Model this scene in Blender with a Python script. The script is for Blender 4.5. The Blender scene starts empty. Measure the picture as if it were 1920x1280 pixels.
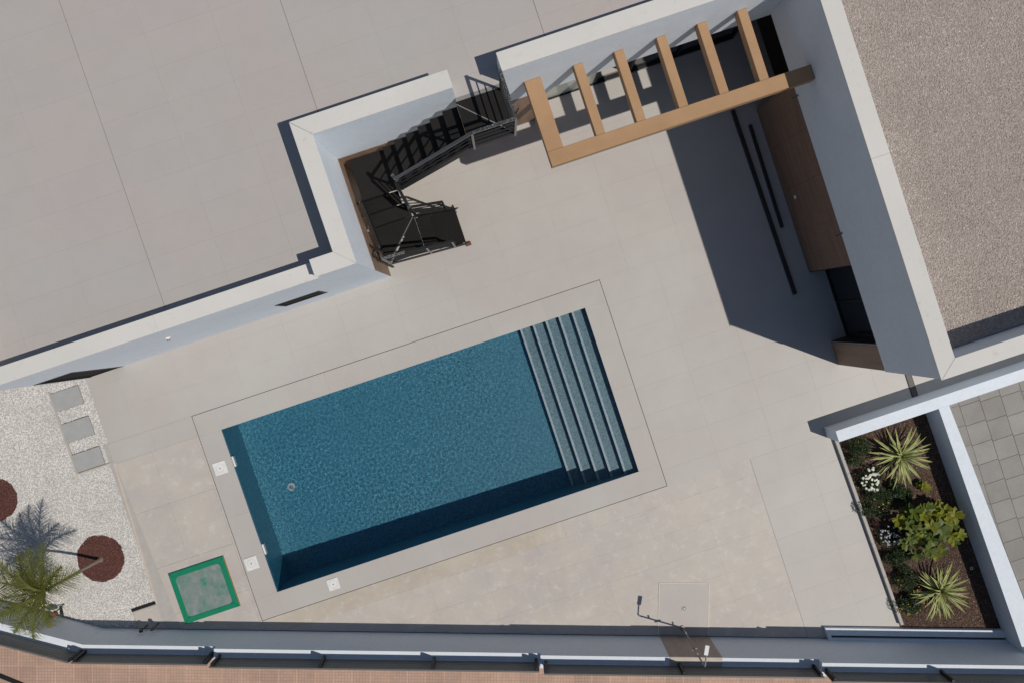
import bpy, math, random
from mathutils import Vector, Matrix, noise
R = math.radians
random.seed(7)
sc = bpy.context.scene
COL = sc.collection

# ------------------------------------------------------------------ camera
HC = 16.6                                   # drone height above the pool deck
cam = bpy.data.cameras.new("camera")
cam_o = bpy.data.objects.new("camera", cam)
COL.objects.link(cam_o)
sc.camera = cam_o
cam.sensor_width = 36.0
cam.lens = 36.0 * 1493 / 1920
cam.clip_end = 400
def _cam():
    th = R(18.43); c, s = math.cos(th), math.sin(th)
    down = Vector((948 - 960, 602 - 640, 1493.)).normalized()
    ex = (Vector((1, 0, 0)) - down * down.x).normalized()
    ey = down.cross(ex)
    cols = []
    for k in range(3):                      # image right, image down, forward -> world
        gx, gy, gd = ex[k], ey[k], down[k]
        cols.append(Vector((gx * c - gy * s, -gx * s - gy * c, -gd)))
    M = Matrix((cols[0], -cols[1], -cols[2])).transposed().to_4x4()
    M.translation = Vector((0, 0, HC))
    cam_o.matrix_world = M
_cam()

# ------------------------------------------------------------------ light
SUN = Vector((0.488, -0.390, 1.0)).normalized()      # towards the sun
w = bpy.data.worlds.new("World"); sc.world = w; w.use_nodes = True
nt = w.node_tree
sky = nt.nodes.new("ShaderNodeTexSky"); sky.sky_type = 'NISHITA'; sky.sun_disc = False
sky.sun_elevation = math.asin(SUN.z)
sky.sun_rotation = math.atan2(SUN.x, SUN.y)
sky.air_density = 1.0; sky.dust_density = 0.4; sky.ozone_density = 0.5
nt.links.new(sky.outputs[0], nt.nodes["Background"].inputs[0])
nt.nodes["Background"].inputs[1].default_value = 0.052
sl = bpy.data.lights.new("sun", 'SUN'); sl.energy = 3.1; sl.angle = R(0.5); sl.color = (1.0, 0.94, 0.86)
sl.cycles.is_caustics_light = True
so = bpy.data.objects.new("sun", sl); COL.objects.link(so)
so.rotation_euler = SUN.to_track_quat('Z', 'Y').to_euler()
vs = sc.view_settings
vs.view_transform = 'Standard'; vs.look = 'None'; vs.exposure = 0.0; vs.gamma = 1.0
vs.use_curve_mapping = False

# ------------------------------------------------------------------ helpers
def tag(o, label=None, cat=None, group=None, kind=None):
    if label: o["label"] = label
    if cat: o["category"] = cat
    if group: o["group"] = group
    if kind: o["kind"] = kind
    return o
def thing(name, label, cat, loc=(0, 0, 0), rz=0, group=None):
    o = bpy.data.objects.new(name, None); COL.objects.link(o)
    o.location = loc; o.rotation_euler = (0, 0, rz); o.empty_display_size = .1
    return tag(o, label, cat, group)
class MB:
    def __init__(s): s.v = []; s.f = []; s.uv = None
    def poly(s, pts):
        n = len(s.v); s.v += [tuple(p) for p in pts]; s.f.append(tuple(range(n, n + len(pts)))); return s
    def prism(s, xy, z0, z1):
        a = sum(xy[i][0] * xy[(i + 1) % len(xy)][1] - xy[(i + 1) % len(xy)][0] * xy[i][1] for i in range(len(xy)))
        if a < 0: xy = xy[::-1]
        n = len(s.v); k = len(xy)
        s.v += [(x, y, z0) for x, y in xy] + [(x, y, z1) for x, y in xy]
        s.f.append(tuple(range(n + k - 1, n - 1, -1))); s.f.append(tuple(range(n + k, n + 2 * k)))
        for i in range(k):
            j = (i + 1) % k; s.f.append((n + i, n + j, n + k + j, n + k + i))
        return s
    def box(s, x0, x1, y0, y1, z0, z1):
        return s.prism([(x0, y0), (x1, y0), (x1, y1), (x0, y1)], z0, z1)
    def bar(s, p, q, w, h):                 # rectangular bar between two points, h = thickness in the up-ish direction
        p = Vector(p); q = Vector(q); d = (q - p).normalized()
        up = Vector((0, 0, 1)) if abs(d.z) < .95 else Vector((0, 1, 0))
        a = d.cross(up).normalized(); b = a.cross(d).normalized()
        n = len(s.v)
        for e in (p, q):
            for i, j in ((-1, -1), (1, -1), (1, 1), (-1, 1)):
                s.v.append(tuple(e + a * (w / 2 * i) + b * (h / 2 * j)))
        s.f += [(n + 3, n + 2, n + 1, n), (n + 4, n + 5, n + 6, n + 7)] + [(n + i, n + (i + 1) % 4, n + 4 + (i + 1) % 4, n + 4 + i) for i in range(4)]
        return s
    def tube(s, pts, r, k=8):
        pts = [Vector(p) for p in pts]; rr = r if isinstance(r, (list, tuple)) else [r] * len(pts)
        n = len(s.v); up = Vector((.31, .17, .93))
        for i, p in enumerate(pts):
            d = (pts[min(i + 1, len(pts) - 1)] - pts[max(i - 1, 0)]).normalized()
            a = d.cross(up)
            a = a.normalized() if a.length > 1e-4 else Vector((1, 0, 0)); b = d.cross(a)
            for j in range(k):
                t = 2 * math.pi * j / k
                s.v.append(tuple(p + (a * math.cos(t) + b * math.sin(t)) * rr[i]))
        for i in range(len(pts) - 1):
            for j in range(k):
                s.f.append((n + i * k + j, n + i * k + (j + 1) % k, n + (i + 1) * k + (j + 1) % k, n + (i + 1) * k + j))
        s.f.append(tuple(n + j for j in range(k - 1, -1, -1))); s.f.append(tuple(n + (len(pts) - 1) * k + j for j in range(k)))
        return s
    def disc(s, x, y, z0, z1, r, k=20):
        return s.prism([(x + r * math.cos(2 * math.pi * i / k), y + r * math.sin(2 * math.pi * i / k)) for i in range(k)], z0, z1)
    def mesh(s, name, mat, smooth=False, bevel=0):
        me = bpy.data.meshes.new(name); me.from_pydata(s.v, [], s.f)
        for m in (mat if isinstance(mat, (list, tuple)) else [mat]): me.materials.append(m)
        if smooth: me.polygons.foreach_set("use_smooth", [True] * len(me.polygons))
        me.update(); return me
    def build(s, name, mat, parent=None, smooth=False):
        o = bpy.data.objects.new(name, s.mesh(name, mat, smooth)); COL.objects.link(o)
        if parent: o.parent = parent
        return o
def place(me, name, parent, loc, rz=0):
    o = bpy.data.objects.new(name, me); COL.objects.link(o); o.location = loc; o.rotation_euler = (0, 0, rz)
    if parent: o.parent = parent
    return o
def bevel(o, wd=.006, seg=1):
    m = o.modifiers.new("bevel", 'BEVEL'); m.width = wd; m.segments = seg; m.limit_method = 'ANGLE'; return o

# ------------------------------------------------------------------ materials
class NG:
    def __init__(s, name, rough=.7):
        s.m = bpy.data.materials.new(name); s.m.use_nodes = True
        s.n = s.m.node_tree.nodes; s.l = s.m.node_tree.links
        s.b = s.n["Principled BSDF"]; s.b.inputs["Roughness"].default_value = rough
        s.geo = s.n.new("ShaderNodeNewGeometry")
    def pos(s, scale=(1, 1, 1), rz=0):
        mp = s.n.new("ShaderNodeMapping"); mp.inputs["Scale"].default_value = scale; mp.inputs["Rotation"].default_value = (0, 0, rz)
        s.l.new(s.geo.outputs["Position"], mp.inputs[0]); return mp.outputs[0]
    def noise(s, scale, detail=3, rough=.55, vec=None, out="Fac"):
        t = s.n.new("ShaderNodeTexNoise"); t.inputs["Scale"].default_value = scale; t.inputs["Detail"].default_value = detail
        t.inputs["Roughness"].default_value = rough
        s.l.new(vec if vec else s.pos(), t.inputs["Vector"]); return t.outputs[out]
    def ramp(s, fac, stops, interp='LINEAR'):
        r = s.n.new("ShaderNodeValToRGB"); r.color_ramp.interpolation = interp
        e = r.color_ramp.elements
        while len(e) < len(stops): e.new(.5)
        for k, (p, c) in enumerate(stops):
            e[k].position = p; e[k].color = (*c, 1) if len(c) == 3 else c
        s.l.new(fac, r.inputs[0]); return r.outputs[0]
    def mix(s, a, b, fac, mode='MIX'):
        m = s.n.new("ShaderNodeMix"); m.data_type = 'RGBA'; m.blend_type = mode
        for sock, val in ((m.inputs[6], a), (m.inputs[7], b), (m.inputs[0], fac)):
            if isinstance(val, (int, float)): sock.default_value = val
            elif isinstance(val, tuple): sock.default_value = (*val, 1)
            else: s.l.new(val, sock)
        return m.outputs[2]
    def math(s, op, a, b=0.0):
        m = s.n.new("ShaderNodeMath"); m.operation = op
        for sock, val in ((m.inputs[0], a), (m.inputs[1], b)):
            if isinstance(val, (int, float)): sock.default_value = val
            else: s.l.new(val, sock)
        return m.outputs[0]
    def rnd(s):
        t = s.n.new("ShaderNodeObjectInfo"); return t.outputs["Random"]
    def color(s, c):
        if isinstance(c, tuple): s.b.inputs["Base Color"].default_value = (*c, 1)
        else: s.l.new(c, s.b.inputs["Base Color"])
        return s
    def bump(s, h, strength=.3, dist=.01):
        b = s.n.new("ShaderNodeBump"); b.inputs["Strength"].default_value = strength; b.inputs["Distance"].default_value = dist
        s.l.new(h, b.inputs["Height"]); s.l.new(b.outputs[0], s.b.inputs["Normal"]); return s
    def spec(s, v): s.b.inputs["Specular IOR Level"].default_value = v; return s
def mul(c, k): return tuple(x * k for x in c)

def plaster(name, c, stain=.06, bump=.25):
    g = NG(name, .85).spec(.25)
    n1 = g.noise(1.1, 5, .6); n2 = g.noise(14, 4, .6)
    a = g.ramp(n1, [(.3, mul(c, 1 - stain)), (.7, c)])
    a = g.mix(a, g.ramp(n2, [(.35, (.90, .89, .87)), (.6, (1, 1, 1))]), .5, 'MULTIPLY')
    g.color(a); g.bump(g.noise(160, 3, .7), bump, .004); return g.m
white = plaster("white_render", (.70, .755, .82))
white_wall = plaster("white_boundary_render", (.72, .775, .84), .05)

def coping_mat():
    g = NG("coping_stone", .8).spec(.25)
    a = g.ramp(g.noise(.7, 5, .6), [(.3, (.61, .60, .565)), (.7, (.67, .65, .62))])
    sp = g.ramp(g.noise(9, 5, .75), [(.28, (.80, .78, .74)), (.42, (1, 1, 1))])
    a = g.mix(a, sp, .6, 'MULTIPLY')
    blot = g.ramp(g.noise(3.1, 2, .5), [(.24, (.86, .82, .76)), (.31, (1, 1, 1))])
    a = g.mix(a, blot, .6, 'MULTIPLY')
    g.color(a); g.bump(g.noise(120, 3, .7), .2, .003); return g.m
coping = coping_mat()

def tile_mat(name, c0, c1, dusty=0.0):
    g = NG(name, .55).spec(.35)
    patch = g.noise(.45, 3, .5)
    a = g.ramp(patch, [(.36, c0), (.64, c1)])
    r = g.rnd()
    a = g.mix(a, g.ramp(r, [(0, (.982, .985, .987)), (.5, (.994, .990, .988)), (1, (1.0, 1.0, 1.0))]), 1.0, 'MULTIPLY')
    fine = g.ramp(g.noise(70, 4, .75), [(.3, (.93, .93, .93)), (.7, (1.05, 1.05, 1.05))])
    a = g.mix(a, fine, .6, 'MULTIPLY')
    weave = g.noise(26, 2, .5, g.pos((1, 7, 1)))
    a = g.mix(a, g.ramp(weave, [(.35, (.97, .97, .97)), (.65, (1.02, 1.02, 1.02))]), .5, 'MULTIPLY')
    cloud = g.noise(2.3, 5, .65)
    a = g.mix(a, g.ramp(cloud, [(.3, (.955, .95, .945)), (.6, (1.01, 1.01, 1.01))]), .6, 'MULTIPLY')
    if dusty:
        d = g.ramp(g.noise(1.3, 6, .68), [(.42, (0, 0, 0)), (.62, (1, 1, 1))])
        a = g.mix(a, (.56, .505, .425), g.math('MULTIPLY', d, .42 * dusty))
        d2 = g.ramp(g.noise(4.5, 6, .75), [(.53, (0, 0, 0)), (.66, (1, 1, 1))])
        a = g.mix(a, (.58, .57, .54), g.math('MULTIPLY', d2, .5 * dusty))
        streak = g.ramp(g.noise(5, 4, .6, g.pos((.35, 2.2, 1), .15)), [(.56, (0, 0, 0)), (.68, (1, 1, 1))])
        a = g.mix(a, (.38, .36, .32), g.math('MULTIPLY', streak, .14 * dusty))
        sp = g.ramp(g.noise(31, 2, .5), [(.745, (0, 0, 0)), (.78, (1, 1, 1))])
        a = g.mix(a, (.72, .71, .68), g.math('MULTIPLY', sp, .8))
    g.color(a); g.bump(g.noise(90, 3, .6), .12, .003)
    return g.m
deck_tile = tile_mat("deck_tile", (.455, .418, .396), (.475, .46, .428))
border_tile = tile_mat("pool_border_tile", (.45, .415, .392), (.465, .45, .418))
dusty_tile = tile_mat("dusty_deck_tile", (.455, .41, .385), (.48, .45, .41), 1.0)
terrace_tile = tile_mat("terrace_tile", (.450, .408, .388), (.432, .418, .396))
def flat(name, c, rough=.7, metal=0.0, bumpscale=0, bs=.2, spec=.4):
    g = NG(name, rough).spec(spec); g.b.inputs["Metallic"].default_value = metal
    a = g.mix(c, g.ramp(g.noise(6, 4, .6), [(.3, (.88, .88, .88)), (.7, (1.06, 1.06, 1.06))]), .7, 'MULTIPLY')
    g.color(a)
    if bumpscale: g.bump(g.noise(bumpscale, 3, .6), bs, .004)
    return g.m
grout = flat("grout", (.42, .40, .37), .9)
border_joint = flat("expansion_joint", (.07, .06, .055), .9)
metal = flat("charcoal_steel", (.014, .0145, .016), .55, .0, 0, 0, .3)
light_metal = flat("bare_steel", (.26, .25, .24), .5, .3)
fence_mat = flat("anthracite_louvre", (.14, .137, .13), .5)
soil_m = flat("subsoil", (.12, .09, .07), .95)
white_plastic = flat("white_plastic", (.72, .72, .70), .4)
black_plastic = flat("black_plastic", (.02, .02, .022), .5)
red_plastic = flat("red_plastic", (.35, .04, .05), .5)
def wood_mat():
    g = NG("timber_paint", .6).spec(.3)
    a = g.ramp(g.noise(2.0, 4, .6), [(.3, (.375, .225, .118)), (.7, (.425, .262, .142))])
    a = g.mix(a, g.ramp(g.noise(90, 3, .7), [(.3, (.86, .86, .86)), (.7, (1.08, 1.08, 1.08))]), .7, 'MULTIPLY')
    g.color(a); g.bump(g.noise(140, 3, .7), .3, .003); return g.m
timber = wood_mat()
def clad(name, c, vertical=True):
    g = NG(name, .6).spec(.3)
    a = g.ramp(g.noise(7, 5, .65, g.pos((1, 1, .07) if vertical else (.12, .12, 2))), [(.3, mul(c, .78)), (.7, mul(c, 1.15))])
    a = g.mix(a, g.ramp(g.noise(50, 3, .6, g.pos((1, 1, .05))), [(.3, (.85, .85, .85)), (.7, (1.1, 1.1, 1.1))]), .7, 'MULTIPLY')
    g.color(a); g.bump(g.noise(60, 3, .6, g.pos((1, 1, .05))), .2, .003); return g.m
brown_clad = clad("brown_cladding", (.25, .165, .115))
brown_board = clad("brown_board", (.22, .138, .10), False)
shower_clad = clad("shower_panel", (.42, .345, .29))
shower_cap = flat("shower_panel_cap", (.52, .46, .40), .7)
def glass_dark(name, c=(.012, .014, .018), rough=.12):
    g = NG(name, rough).spec(.35); g.color(c); return g.m
glass = glass_dark("dark_glazing")
matte_pane = flat("dark_matte_pane", (.022, .021, .020), .8, 0, 0, 0, .1)  # replaces the glass with a matte dark sheet to suppress deck reflections
curtain = flat("pale_curtain_glass", (.44, .47, .40), .25)

# pool
def mosaic(name, c0, c1, c2):
    g = NG(name, .45)
    sc_ = 42.0
    vm = g.n.new("ShaderNodeVectorMath"); vm.operation = 'SCALE'; vm.inputs["Scale"].default_value = sc_
    g.l.new(g.geo.outputs["Position"], vm.inputs[0])
    fl = g.n.new("ShaderNodeVectorMath"); fl.operation = 'FLOOR'; g.l.new(vm.outputs[0], fl.inputs[0])
    wn = g.n.new("ShaderNodeTexWhiteNoise"); g.l.new(fl.outputs[0], wn.inputs["Vector"])
    a = g.ramp(wn.outputs["Value"], [(0, c0), (.45, c1), (1, c2)])
    g.color(a); return g.m
pool_tile = mosaic("pool_mosaic_deep_tint", (.020, .145, .232), (.038, .200, .298), (.078, .275, .375))  # same mosaic as the steps, deep-water light absorption mixed into the tile colour
step_tile = mosaic("pool_mosaic_shallow_tint", (.09, .165, .215), (.135, .225, .275), (.20, .30, .35))  # paler copy of the basin mosaic, coloured for less absorption in shallow water
step_edge = mosaic("pool_step_nosing", (.38, .45, .48), (.46, .53, .56), (.54, .60, .62))
def water_mat():
    m = bpy.data.materials.new("pool_water"); m.use_nodes = True; n = m.node_tree; n.nodes.clear()
    o = n.nodes.new("ShaderNodeOutputMaterial"); g = n.nodes.new("ShaderNodeBsdfGlass")
    g.inputs["IOR"].default_value = 1.333; g.inputs["Roughness"].default_value = 0; g.inputs["Color"].default_value = (.93, .985, .995, 1)
    n.links.new(g.outputs[0], o.inputs[0])
    return m
water_m = water_mat()

# ------------------------------------------------------------------ tiles
def clip(poly, a, b, c):                    # keep a*x + b*y <= c
    out = []
    for i in range(len(poly)):
        p, q = poly[i], poly[(i + 1) % len(poly)]
        dp, dq = a * p[0] + b * p[1] - c, a * q[0] + b * q[1] - c
        if dp <= 0: out.append(p)
        if (dp < 0 < dq) or (dq < 0 < dp):
            t = dp / (dp - dq); out.append((p[0] + t * (q[0] - p[0]), p[1] + t * (q[1] - p[1])))
    return out
def area(p): return abs(sum(p[i][0] * p[(i + 1) % len(p)][1] - p[(i + 1) % len(p)][0] * p[i][1] for i in range(len(p)))) / 2
TILE_CACHE = {}
def lay(parent, xs, ys, mat, z=0.0, clips=(), name="tile", gap=.0012, th=.012):
    for i in range(len(xs) - 1):
        for j in range(len(ys) - 1):
            p = [(xs[i] + gap / 2, ys[j] + gap / 2), (xs[i + 1] - gap / 2, ys[j] + gap / 2), (xs[i + 1] - gap / 2, ys[j + 1] - gap / 2), (xs[i] + gap / 2, ys[j + 1] - gap / 2)]
            full = True
            for c in clips:
                if any(c[0] * x + c[1] * y > c[2] + 1e-9 for x, y in p): full = False
            cx, cy = (xs[i] + xs[i + 1]) / 2, (ys[j] + ys[j + 1]) / 2
            dz = random.uniform(-.0006, .0006)
            if full:
                wx, wy = xs[i + 1] - xs[i], ys[j + 1] - ys[j]
                key = (mat.name, round(wx, 3), round(wy, 3), gap)
                if key not in TILE_CACHE:
                    TILE_CACHE[key] = MB().box(-wx / 2 + gap / 2, wx / 2 - gap / 2, -wy / 2 + gap / 2, wy / 2 - gap / 2, -th, 0).mesh(name, mat)
                place(TILE_CACHE[key], name, parent, (cx, cy, z + dz))
            else:
                for c in clips:
                    p = clip(p, *c)
                    if len(p) < 3: break
                if len(p) >= 3 and area(p) > .004:
                    o = MB().prism([(x - cx, y - cy) for x, y in p], -th, 0).build(name, mat, parent)
                    o.location = (cx, cy, z + dz)
def rng(a, b, step, origin=None):
    if origin is None: origin = a
    out = [a]; k = math.floor((a - origin) / step) + 1
    while origin + k * step < b - .02:
        x = origin + k * step
        if x - a > .02: out.append(x)
        k += 1
    return out + [b]

# boundary wall inner line y = WY0 + WS*(x - WX0)
WS = -.3525; WX0 = -10.02; WY0 = -3.44
def wy(x): return WY0 + WS * (x - WX0)
def wall_clip(off=0.0): return (WS, -1.0, -(WY0 - WS * WX0) - off)   # keeps points north of the wall
PX0, PX1, PY0, PY1 = -6.34, 1.655, -3.865, -.265       # pool
BX0, BX1, BY0, BY1 = -6.83, 2.125, -4.34, .195         # border round the pool

# ------------------------------------------------------------------ setting: ground
tag(MB().box(-90, 90, -90, 90, -2.6, -2.4).build("ground", soil_m), kind="structure")
def paving_mat():
    g = NG("street_paving", .85).spec(.2)
    vec = g.pos((1, 1, 1), R(19.4))
    b = g.n.new("ShaderNodeTexBrick"); b.offset = 0; b.inputs["Scale"].default_value = 1.0
    b.inputs["Brick Width"].default_value = .066; b.inputs["Row Height"].default_value = .066; b.inputs["Mortar Size"].default_value = .007; b.inputs["Mortar Smooth"].default_value = .4
    b.inputs["Color1"].default_value = (.43, .295, .228, 1); b.inputs["Color2"].default_value = (.48, .325, .25, 1); b.inputs["Mortar"].default_value = (.35, .24, .19, 1)
    g.l.new(vec, b.inputs["Vector"])
    b2 = g.n.new("ShaderNodeTexBrick"); b2.offset = 0; b2.inputs["Scale"].default_value = 1.0
    b2.inputs["Brick Width"].default_value = .40; b2.inputs["Row Height"].default_value = .40; b2.inputs["Mortar Size"].default_value = .008; b2.inputs["Mortar Smooth"].default_value = .3
    b2.inputs["Color1"].default_value = (.90, .90, .90, 1); b2.inputs["Color2"].default_value = (1.08, 1.06, 1.04, 1); b2.inputs["Mortar"].default_value = (1.28, 1.22, 1.12, 1)
    g.l.new(vec, b2.inputs["Vector"])
    a = g.mix(b.outputs[0], b2.outputs[0], 1.0, 'MULTIPLY')
    a = g.mix(a, g.ramp(g.noise(1.5, 5, .6), [(.3, (.86, .86, .86)), (.7, (1.1, 1.1, 1.1))]), .8, 'MULTIPLY')
    g.color(a); return g.m
def offs(p, d):                             # points of the boundary line moved outwards by d
    res = []
    for i in range(len(p)):
        a = Vector(p[max(i - 1, 0)]); b = Vector(p[i]); c = Vector(p[min(i + 1, len(p) - 1)])
        d1 = (b - a).normalized() if i > 0 else (c - b).normalized(); d2 = (c - b).normalized() if i < len(p) - 1 else d1
        n1 = Vector((d1.y, -d1.x)); n2 = Vector((d2.y, -d2.x)); n = (n1 + n2).normalized()
        res.append(tuple(b + n * (d / max(.3, n.dot(n1)))))
    return res
LINE = [(-15.0, -.155), (-10.02, -3.44), (-7.53, wy(-7.53)), (-1.43, wy(-1.43)), (3.77, wy(3.77)), (14.0, wy(14.0))]
o2 = offs(LINE, .28)
tag(MB().prism(o2 + [(30, -16.5), (30, -40), (-40, -40), (-40, 14), (-22, 4.5)], -.7, -.5).build("street_pavement", paving_mat()), kind="structure")
tag(MB().bar((-14.2, -2.55, -.49), (-12.05, -4.42, -.49), .09, .03).build("drainage_channel", metal), "dark drainage channel in the pink street paving beyond the garden wall", "channel")

# deck: grout bed with the tiles laid on it
XW = 16.0
bed = MB()
def bedrect(x0, x1, y0, y1, clips=()):
    p = [(x0, y0), (x1, y0), (x1, y1), (x0, y1)]
    for c in clips: p = clip(p, *c)
    if len(p) > 2: bed.prism(p, -.20, -.006)
GL = -8.66                                  # gravel edge
WC = wall_clip(.02)
bedrect(GL, 6.9, .20, 7.5)
bedrect(-8.78, -6.37, -9, .20, [WC]); bedrect(1.685, 5.74, -4.44, .20); bedrect(1.685, 5.90, -9, -4.44, [WC, (1, .0306, 5.60)])
bedrect(5.74, XW, -4.44, .20)
bedrect(-6.37, 1.685, PY1 + .03, .20); bedrect(-6.37, 1.685, -9, PY0 - .03, [WC])
bedrect(-9.34, -8.78, -4.2, -3.29, [WC])
deck = tag(bed.build("deck", grout), kind="structure")
dx = rng(GL, 6.33, 1.2, BX0)
G = .0025
lay(deck, dx, rng(BY1 + .008, 3.76, .6, BY1 + .008), deck_tile, clips=[(-1, 0, 8.655)])
lay(deck, rng(1.95, 6.6, 1.2, BX0), [3.76, 4.05, 4.65, 5.25], deck_tile)
lay(deck, rng(GL - .02, BX0 - .008, .92), rng(-.235, BY1, .43, BY1), deck_tile)
# pool border ring: its own pieces, darker joint round it
bj = MB()
for (x0, x1, y0, y1) in ((BX0 - .005, BX0 + .005, BY0, BY1), (BX1 - .005, BX1 + .005, BY0, BY1), (BX0 - .005, BX1 + .005, BY1 - .005, BY1 + .005), (BX0 - .005, BX1 + .005, BY0 - .005, BY0 + .005)):
    bj.box(x0, x1, y0, y1, -.006, -.003)
bj.build("expansion_joint", border_joint, deck)
e = .0055
lay(deck, rng(BX0 + e, BX1 - e, 1.2, PX0), [PY1 + .0, BY1 - e], border_tile, name="border_tile")
lay(deck, rng(BX0 + e, BX1 - e, 1.2, PX0), [BY0 + e, PY0], border_tile, name="border_tile")
lay(deck, [BX0 + e, PX0], rng(PY0, PY1, .9), border_tile, name="border_tile")
lay(deck, [PX1, BX1 - e], rng(PY0, PY1, .9), border_tile, name="border_tile")
# east side
lay(deck, rng(BX1 + e, 5.72, 1.2, BX1), rng(-4.36, BY1 + .008, .6, BY1 + .008), deck_tile)
lay(deck, rng(3.953, 5.90, 1.2, BX1 + .62), rng(-9.2, -4.36, .6, -4.36), deck_tile, clips=[WC, (1, .0306, 5.597)])
lay(deck, rng(5.72, 14.1, 1.2, BX1), rng(-4.44, .20, .6, BY1 + .008), deck_tile, clips=[(0, 1, -2.8)])
lay(deck, [5.72, 6.33], rng(-2.8, .203, .6, BY1 + .008), deck_tile)
lay(deck, [6.33, 6.66], rng(-2.57, -1.05, .6, BY1 + .008), deck_tile)
# dusty fields: south of the pool and the strip west of it
SHX0, SHX1, SHY = 1.33, 2.36, -6.24
sandy_tile = tile_mat("sandy_deck_tile", (.45, .395, .325), (.46, .41, .345), 1.0)
lay(deck, rng(BX0, -.2, 1.2, BX1 - .6), [BY0 - .36, BY0 - e], sandy_tile, clips=[WC], gap=.0014)
lay(deck, rng(-.2, 3.945, 1.2, BX1 - .6), [BY0 - .36, BY0 - e], dusty_tile, clips=[WC], gap=.0014)
lay(deck, rng(BX0, 3.945, 1.2, BX1 - .6), rng(-8.7, BY0 - .36, .6, BY0 - .36), dusty_tile, clips=[WC], gap=.0014)
lay(deck, [-8.80, -7.86, BX0 - .05], [-8, -4.9, -3.62, -2.60, -1.38, -.24], dusty_tile, clips=[WC, (-1, -.045, 8.67)], gap=.005)
lay(deck, [BX0 - .05, BX0 - e], [-8, -3.3, -1.4, -.24], dusty_tile, clips=[WC], gap=.004)
lay(deck, [-9.33, -8.80], [-5, -3.31], dusty_tile, clips=[WC], gap=.004)
# clean shower floor let into the dusty field
shower_floor = MB()
rot = math.atan(-.3525)
def rframe(px, py, ang):
    c, s = math.cos(ang), math.sin(ang)
    return lambda a, b: (px + a * c - b * s, py + a * s + b * c)
F = rframe(1.33, -6.24, R(-19.2))
trim_m = flat("shower_trim", (.60, .56, .48), .7)
sf = tag(MB().prism([F(.014, -.014), F(1.036, -.014), F(1.036, -1.09), F(.014, -1.09)], .0, .007).build("shower_floor", deck_tile), "clean square shower floor slab framed by pale strips in the dusty deck", "shower floor")
for q in ([F(-.012, .012), F(1.062, .012), F(1.062, -.012), F(-.012, -.012)], [F(-.012, -.014), F(.012, -.014), F(.012, -1.09), F(-.012, -1.09)], [F(1.038, -.014), F(1.062, -.014), F(1.062, -1.09), F(1.038, -1.09)]):
    MB().prism(q, 0, .009).build("trim_strip", trim_m, sf)
dc = (1.66, -6.92)
drain_m = flat("drain_steel", (.50, .50, .48), .5)
dp = tag(MB().prism([(dc[0] + .058 * math.cos(R(45 + 90 * k - 19)) * 1.2, dc[1] + .058 * math.sin(R(45 + 90 * k - 19)) * 1.2) for k in range(4)], .0075, .016).build("shower_drain", drain_m), "small square steel drain in the clean shower floor", "drain")
MB().disc(dc[0], dc[1], .016, .020, .042, 16).build("grate", flat("drain_ring", (.16, .17, .17), .5), dp)
MB().disc(dc[0], dc[1], .020, .022, .024, 12).build("grate_cap", drain_m, dp)

# garden border beyond gravel ------------------------------------------------
def pebble_group(name, density, smin, smax, mat, flatz=.6, seed=0, maxs=(1.5, 1.0)):
    ng = bpy.data.node_groups.new(name, 'GeometryNodeTree')
    ng.interface.new_socket("Geometry", in_out='INPUT', socket_type='NodeSocketGeometry')
    ng.interface.new_socket("Geometry", in_out='OUTPUT', socket_type='NodeSocketGeometry')
    n = ng.nodes; l = ng.links
    gi = n.new("NodeGroupInput"); go = n.new("NodeGroupOutput")
    d = n.new("GeometryNodeDistributePointsOnFaces"); d.inputs["Density"].default_value = density; d.inputs["Seed"].default_value = seed
    ico = n.new("GeometryNodeMeshIcoSphere"); ico.inputs["Radius"].default_value = 1.0; ico.inputs["Subdivisions"].default_value = 1
    sm = n.new("GeometryNodeSetMaterial"); sm.inputs["Material"].default_value = mat
    l.new(ico.outputs[0], sm.inputs[0])
    ins = n.new("GeometryNodeInstanceOnPoints")
    rv = n.new("FunctionNodeRandomValue"); rv.data_type = 'FLOAT_VECTOR'; rv.inputs[0].default_value = (-.5, -.5, 0); rv.inputs[1].default_value = (.5, .5, 6.283)
    rs = n.new("FunctionNodeRandomValue"); rs.data_type = 'FLOAT_VECTOR'
    rs.inputs[0].default_value = (smin * maxs[1], smin * .7, smin * flatz); rs.inputs[1].default_value = (smax * maxs[0], smax, smax * flatz); rs.inputs["Seed"].default_value = 3
    l.new(gi.outputs[0], d.inputs["Mesh"]); l.new(d.outputs["Points"], ins.inputs["Points"]); l.new(sm.outputs[0], ins.inputs["Instance"])
    l.new(rv.outputs[0], ins.inputs["Rotation"]); l.new(rs.outputs[0], ins.inputs["Scale"])
    j = n.new("GeometryNodeJoinGeometry"); l.new(gi.outputs[0], j.inputs[0]); l.new(ins.outputs[0], j.inputs[0])
    l.new(j.outputs[0], go.inputs[0]); return ng
def stone_mat(name, stops, rough=.85, pat=1.0):
    g = NG(name, rough).spec(.25)
    a = g.ramp(g.rnd(), stops)
    a = g.mix(a, g.ramp(g.noise(1.4, 4, .6), [(.3, (.88, .88, .88)), (.7, (1.06, 1.06, 1.06))]), pat, 'MULTIPLY')
    g.color(a); return g.m
def gravel(name, polys, z, ng, base_mat, label=None, cat=None, parent=None, th=.05):
    b = MB()
    for p in polys: b.poly([(x, y, z) for x, y in (p if sum(p[i][0] * p[(i + 1) % len(p)][1] - p[(i + 1) % len(p)][0] * p[i][1] for i in range(len(p))) > 0 else p[::-1])])
    o = b.build(name, base_mat, parent); m = o.modifiers.new("stones", 'NODES'); m.node_group = ng
    tag(o, label, cat, None, "stuff"); return o
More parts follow.
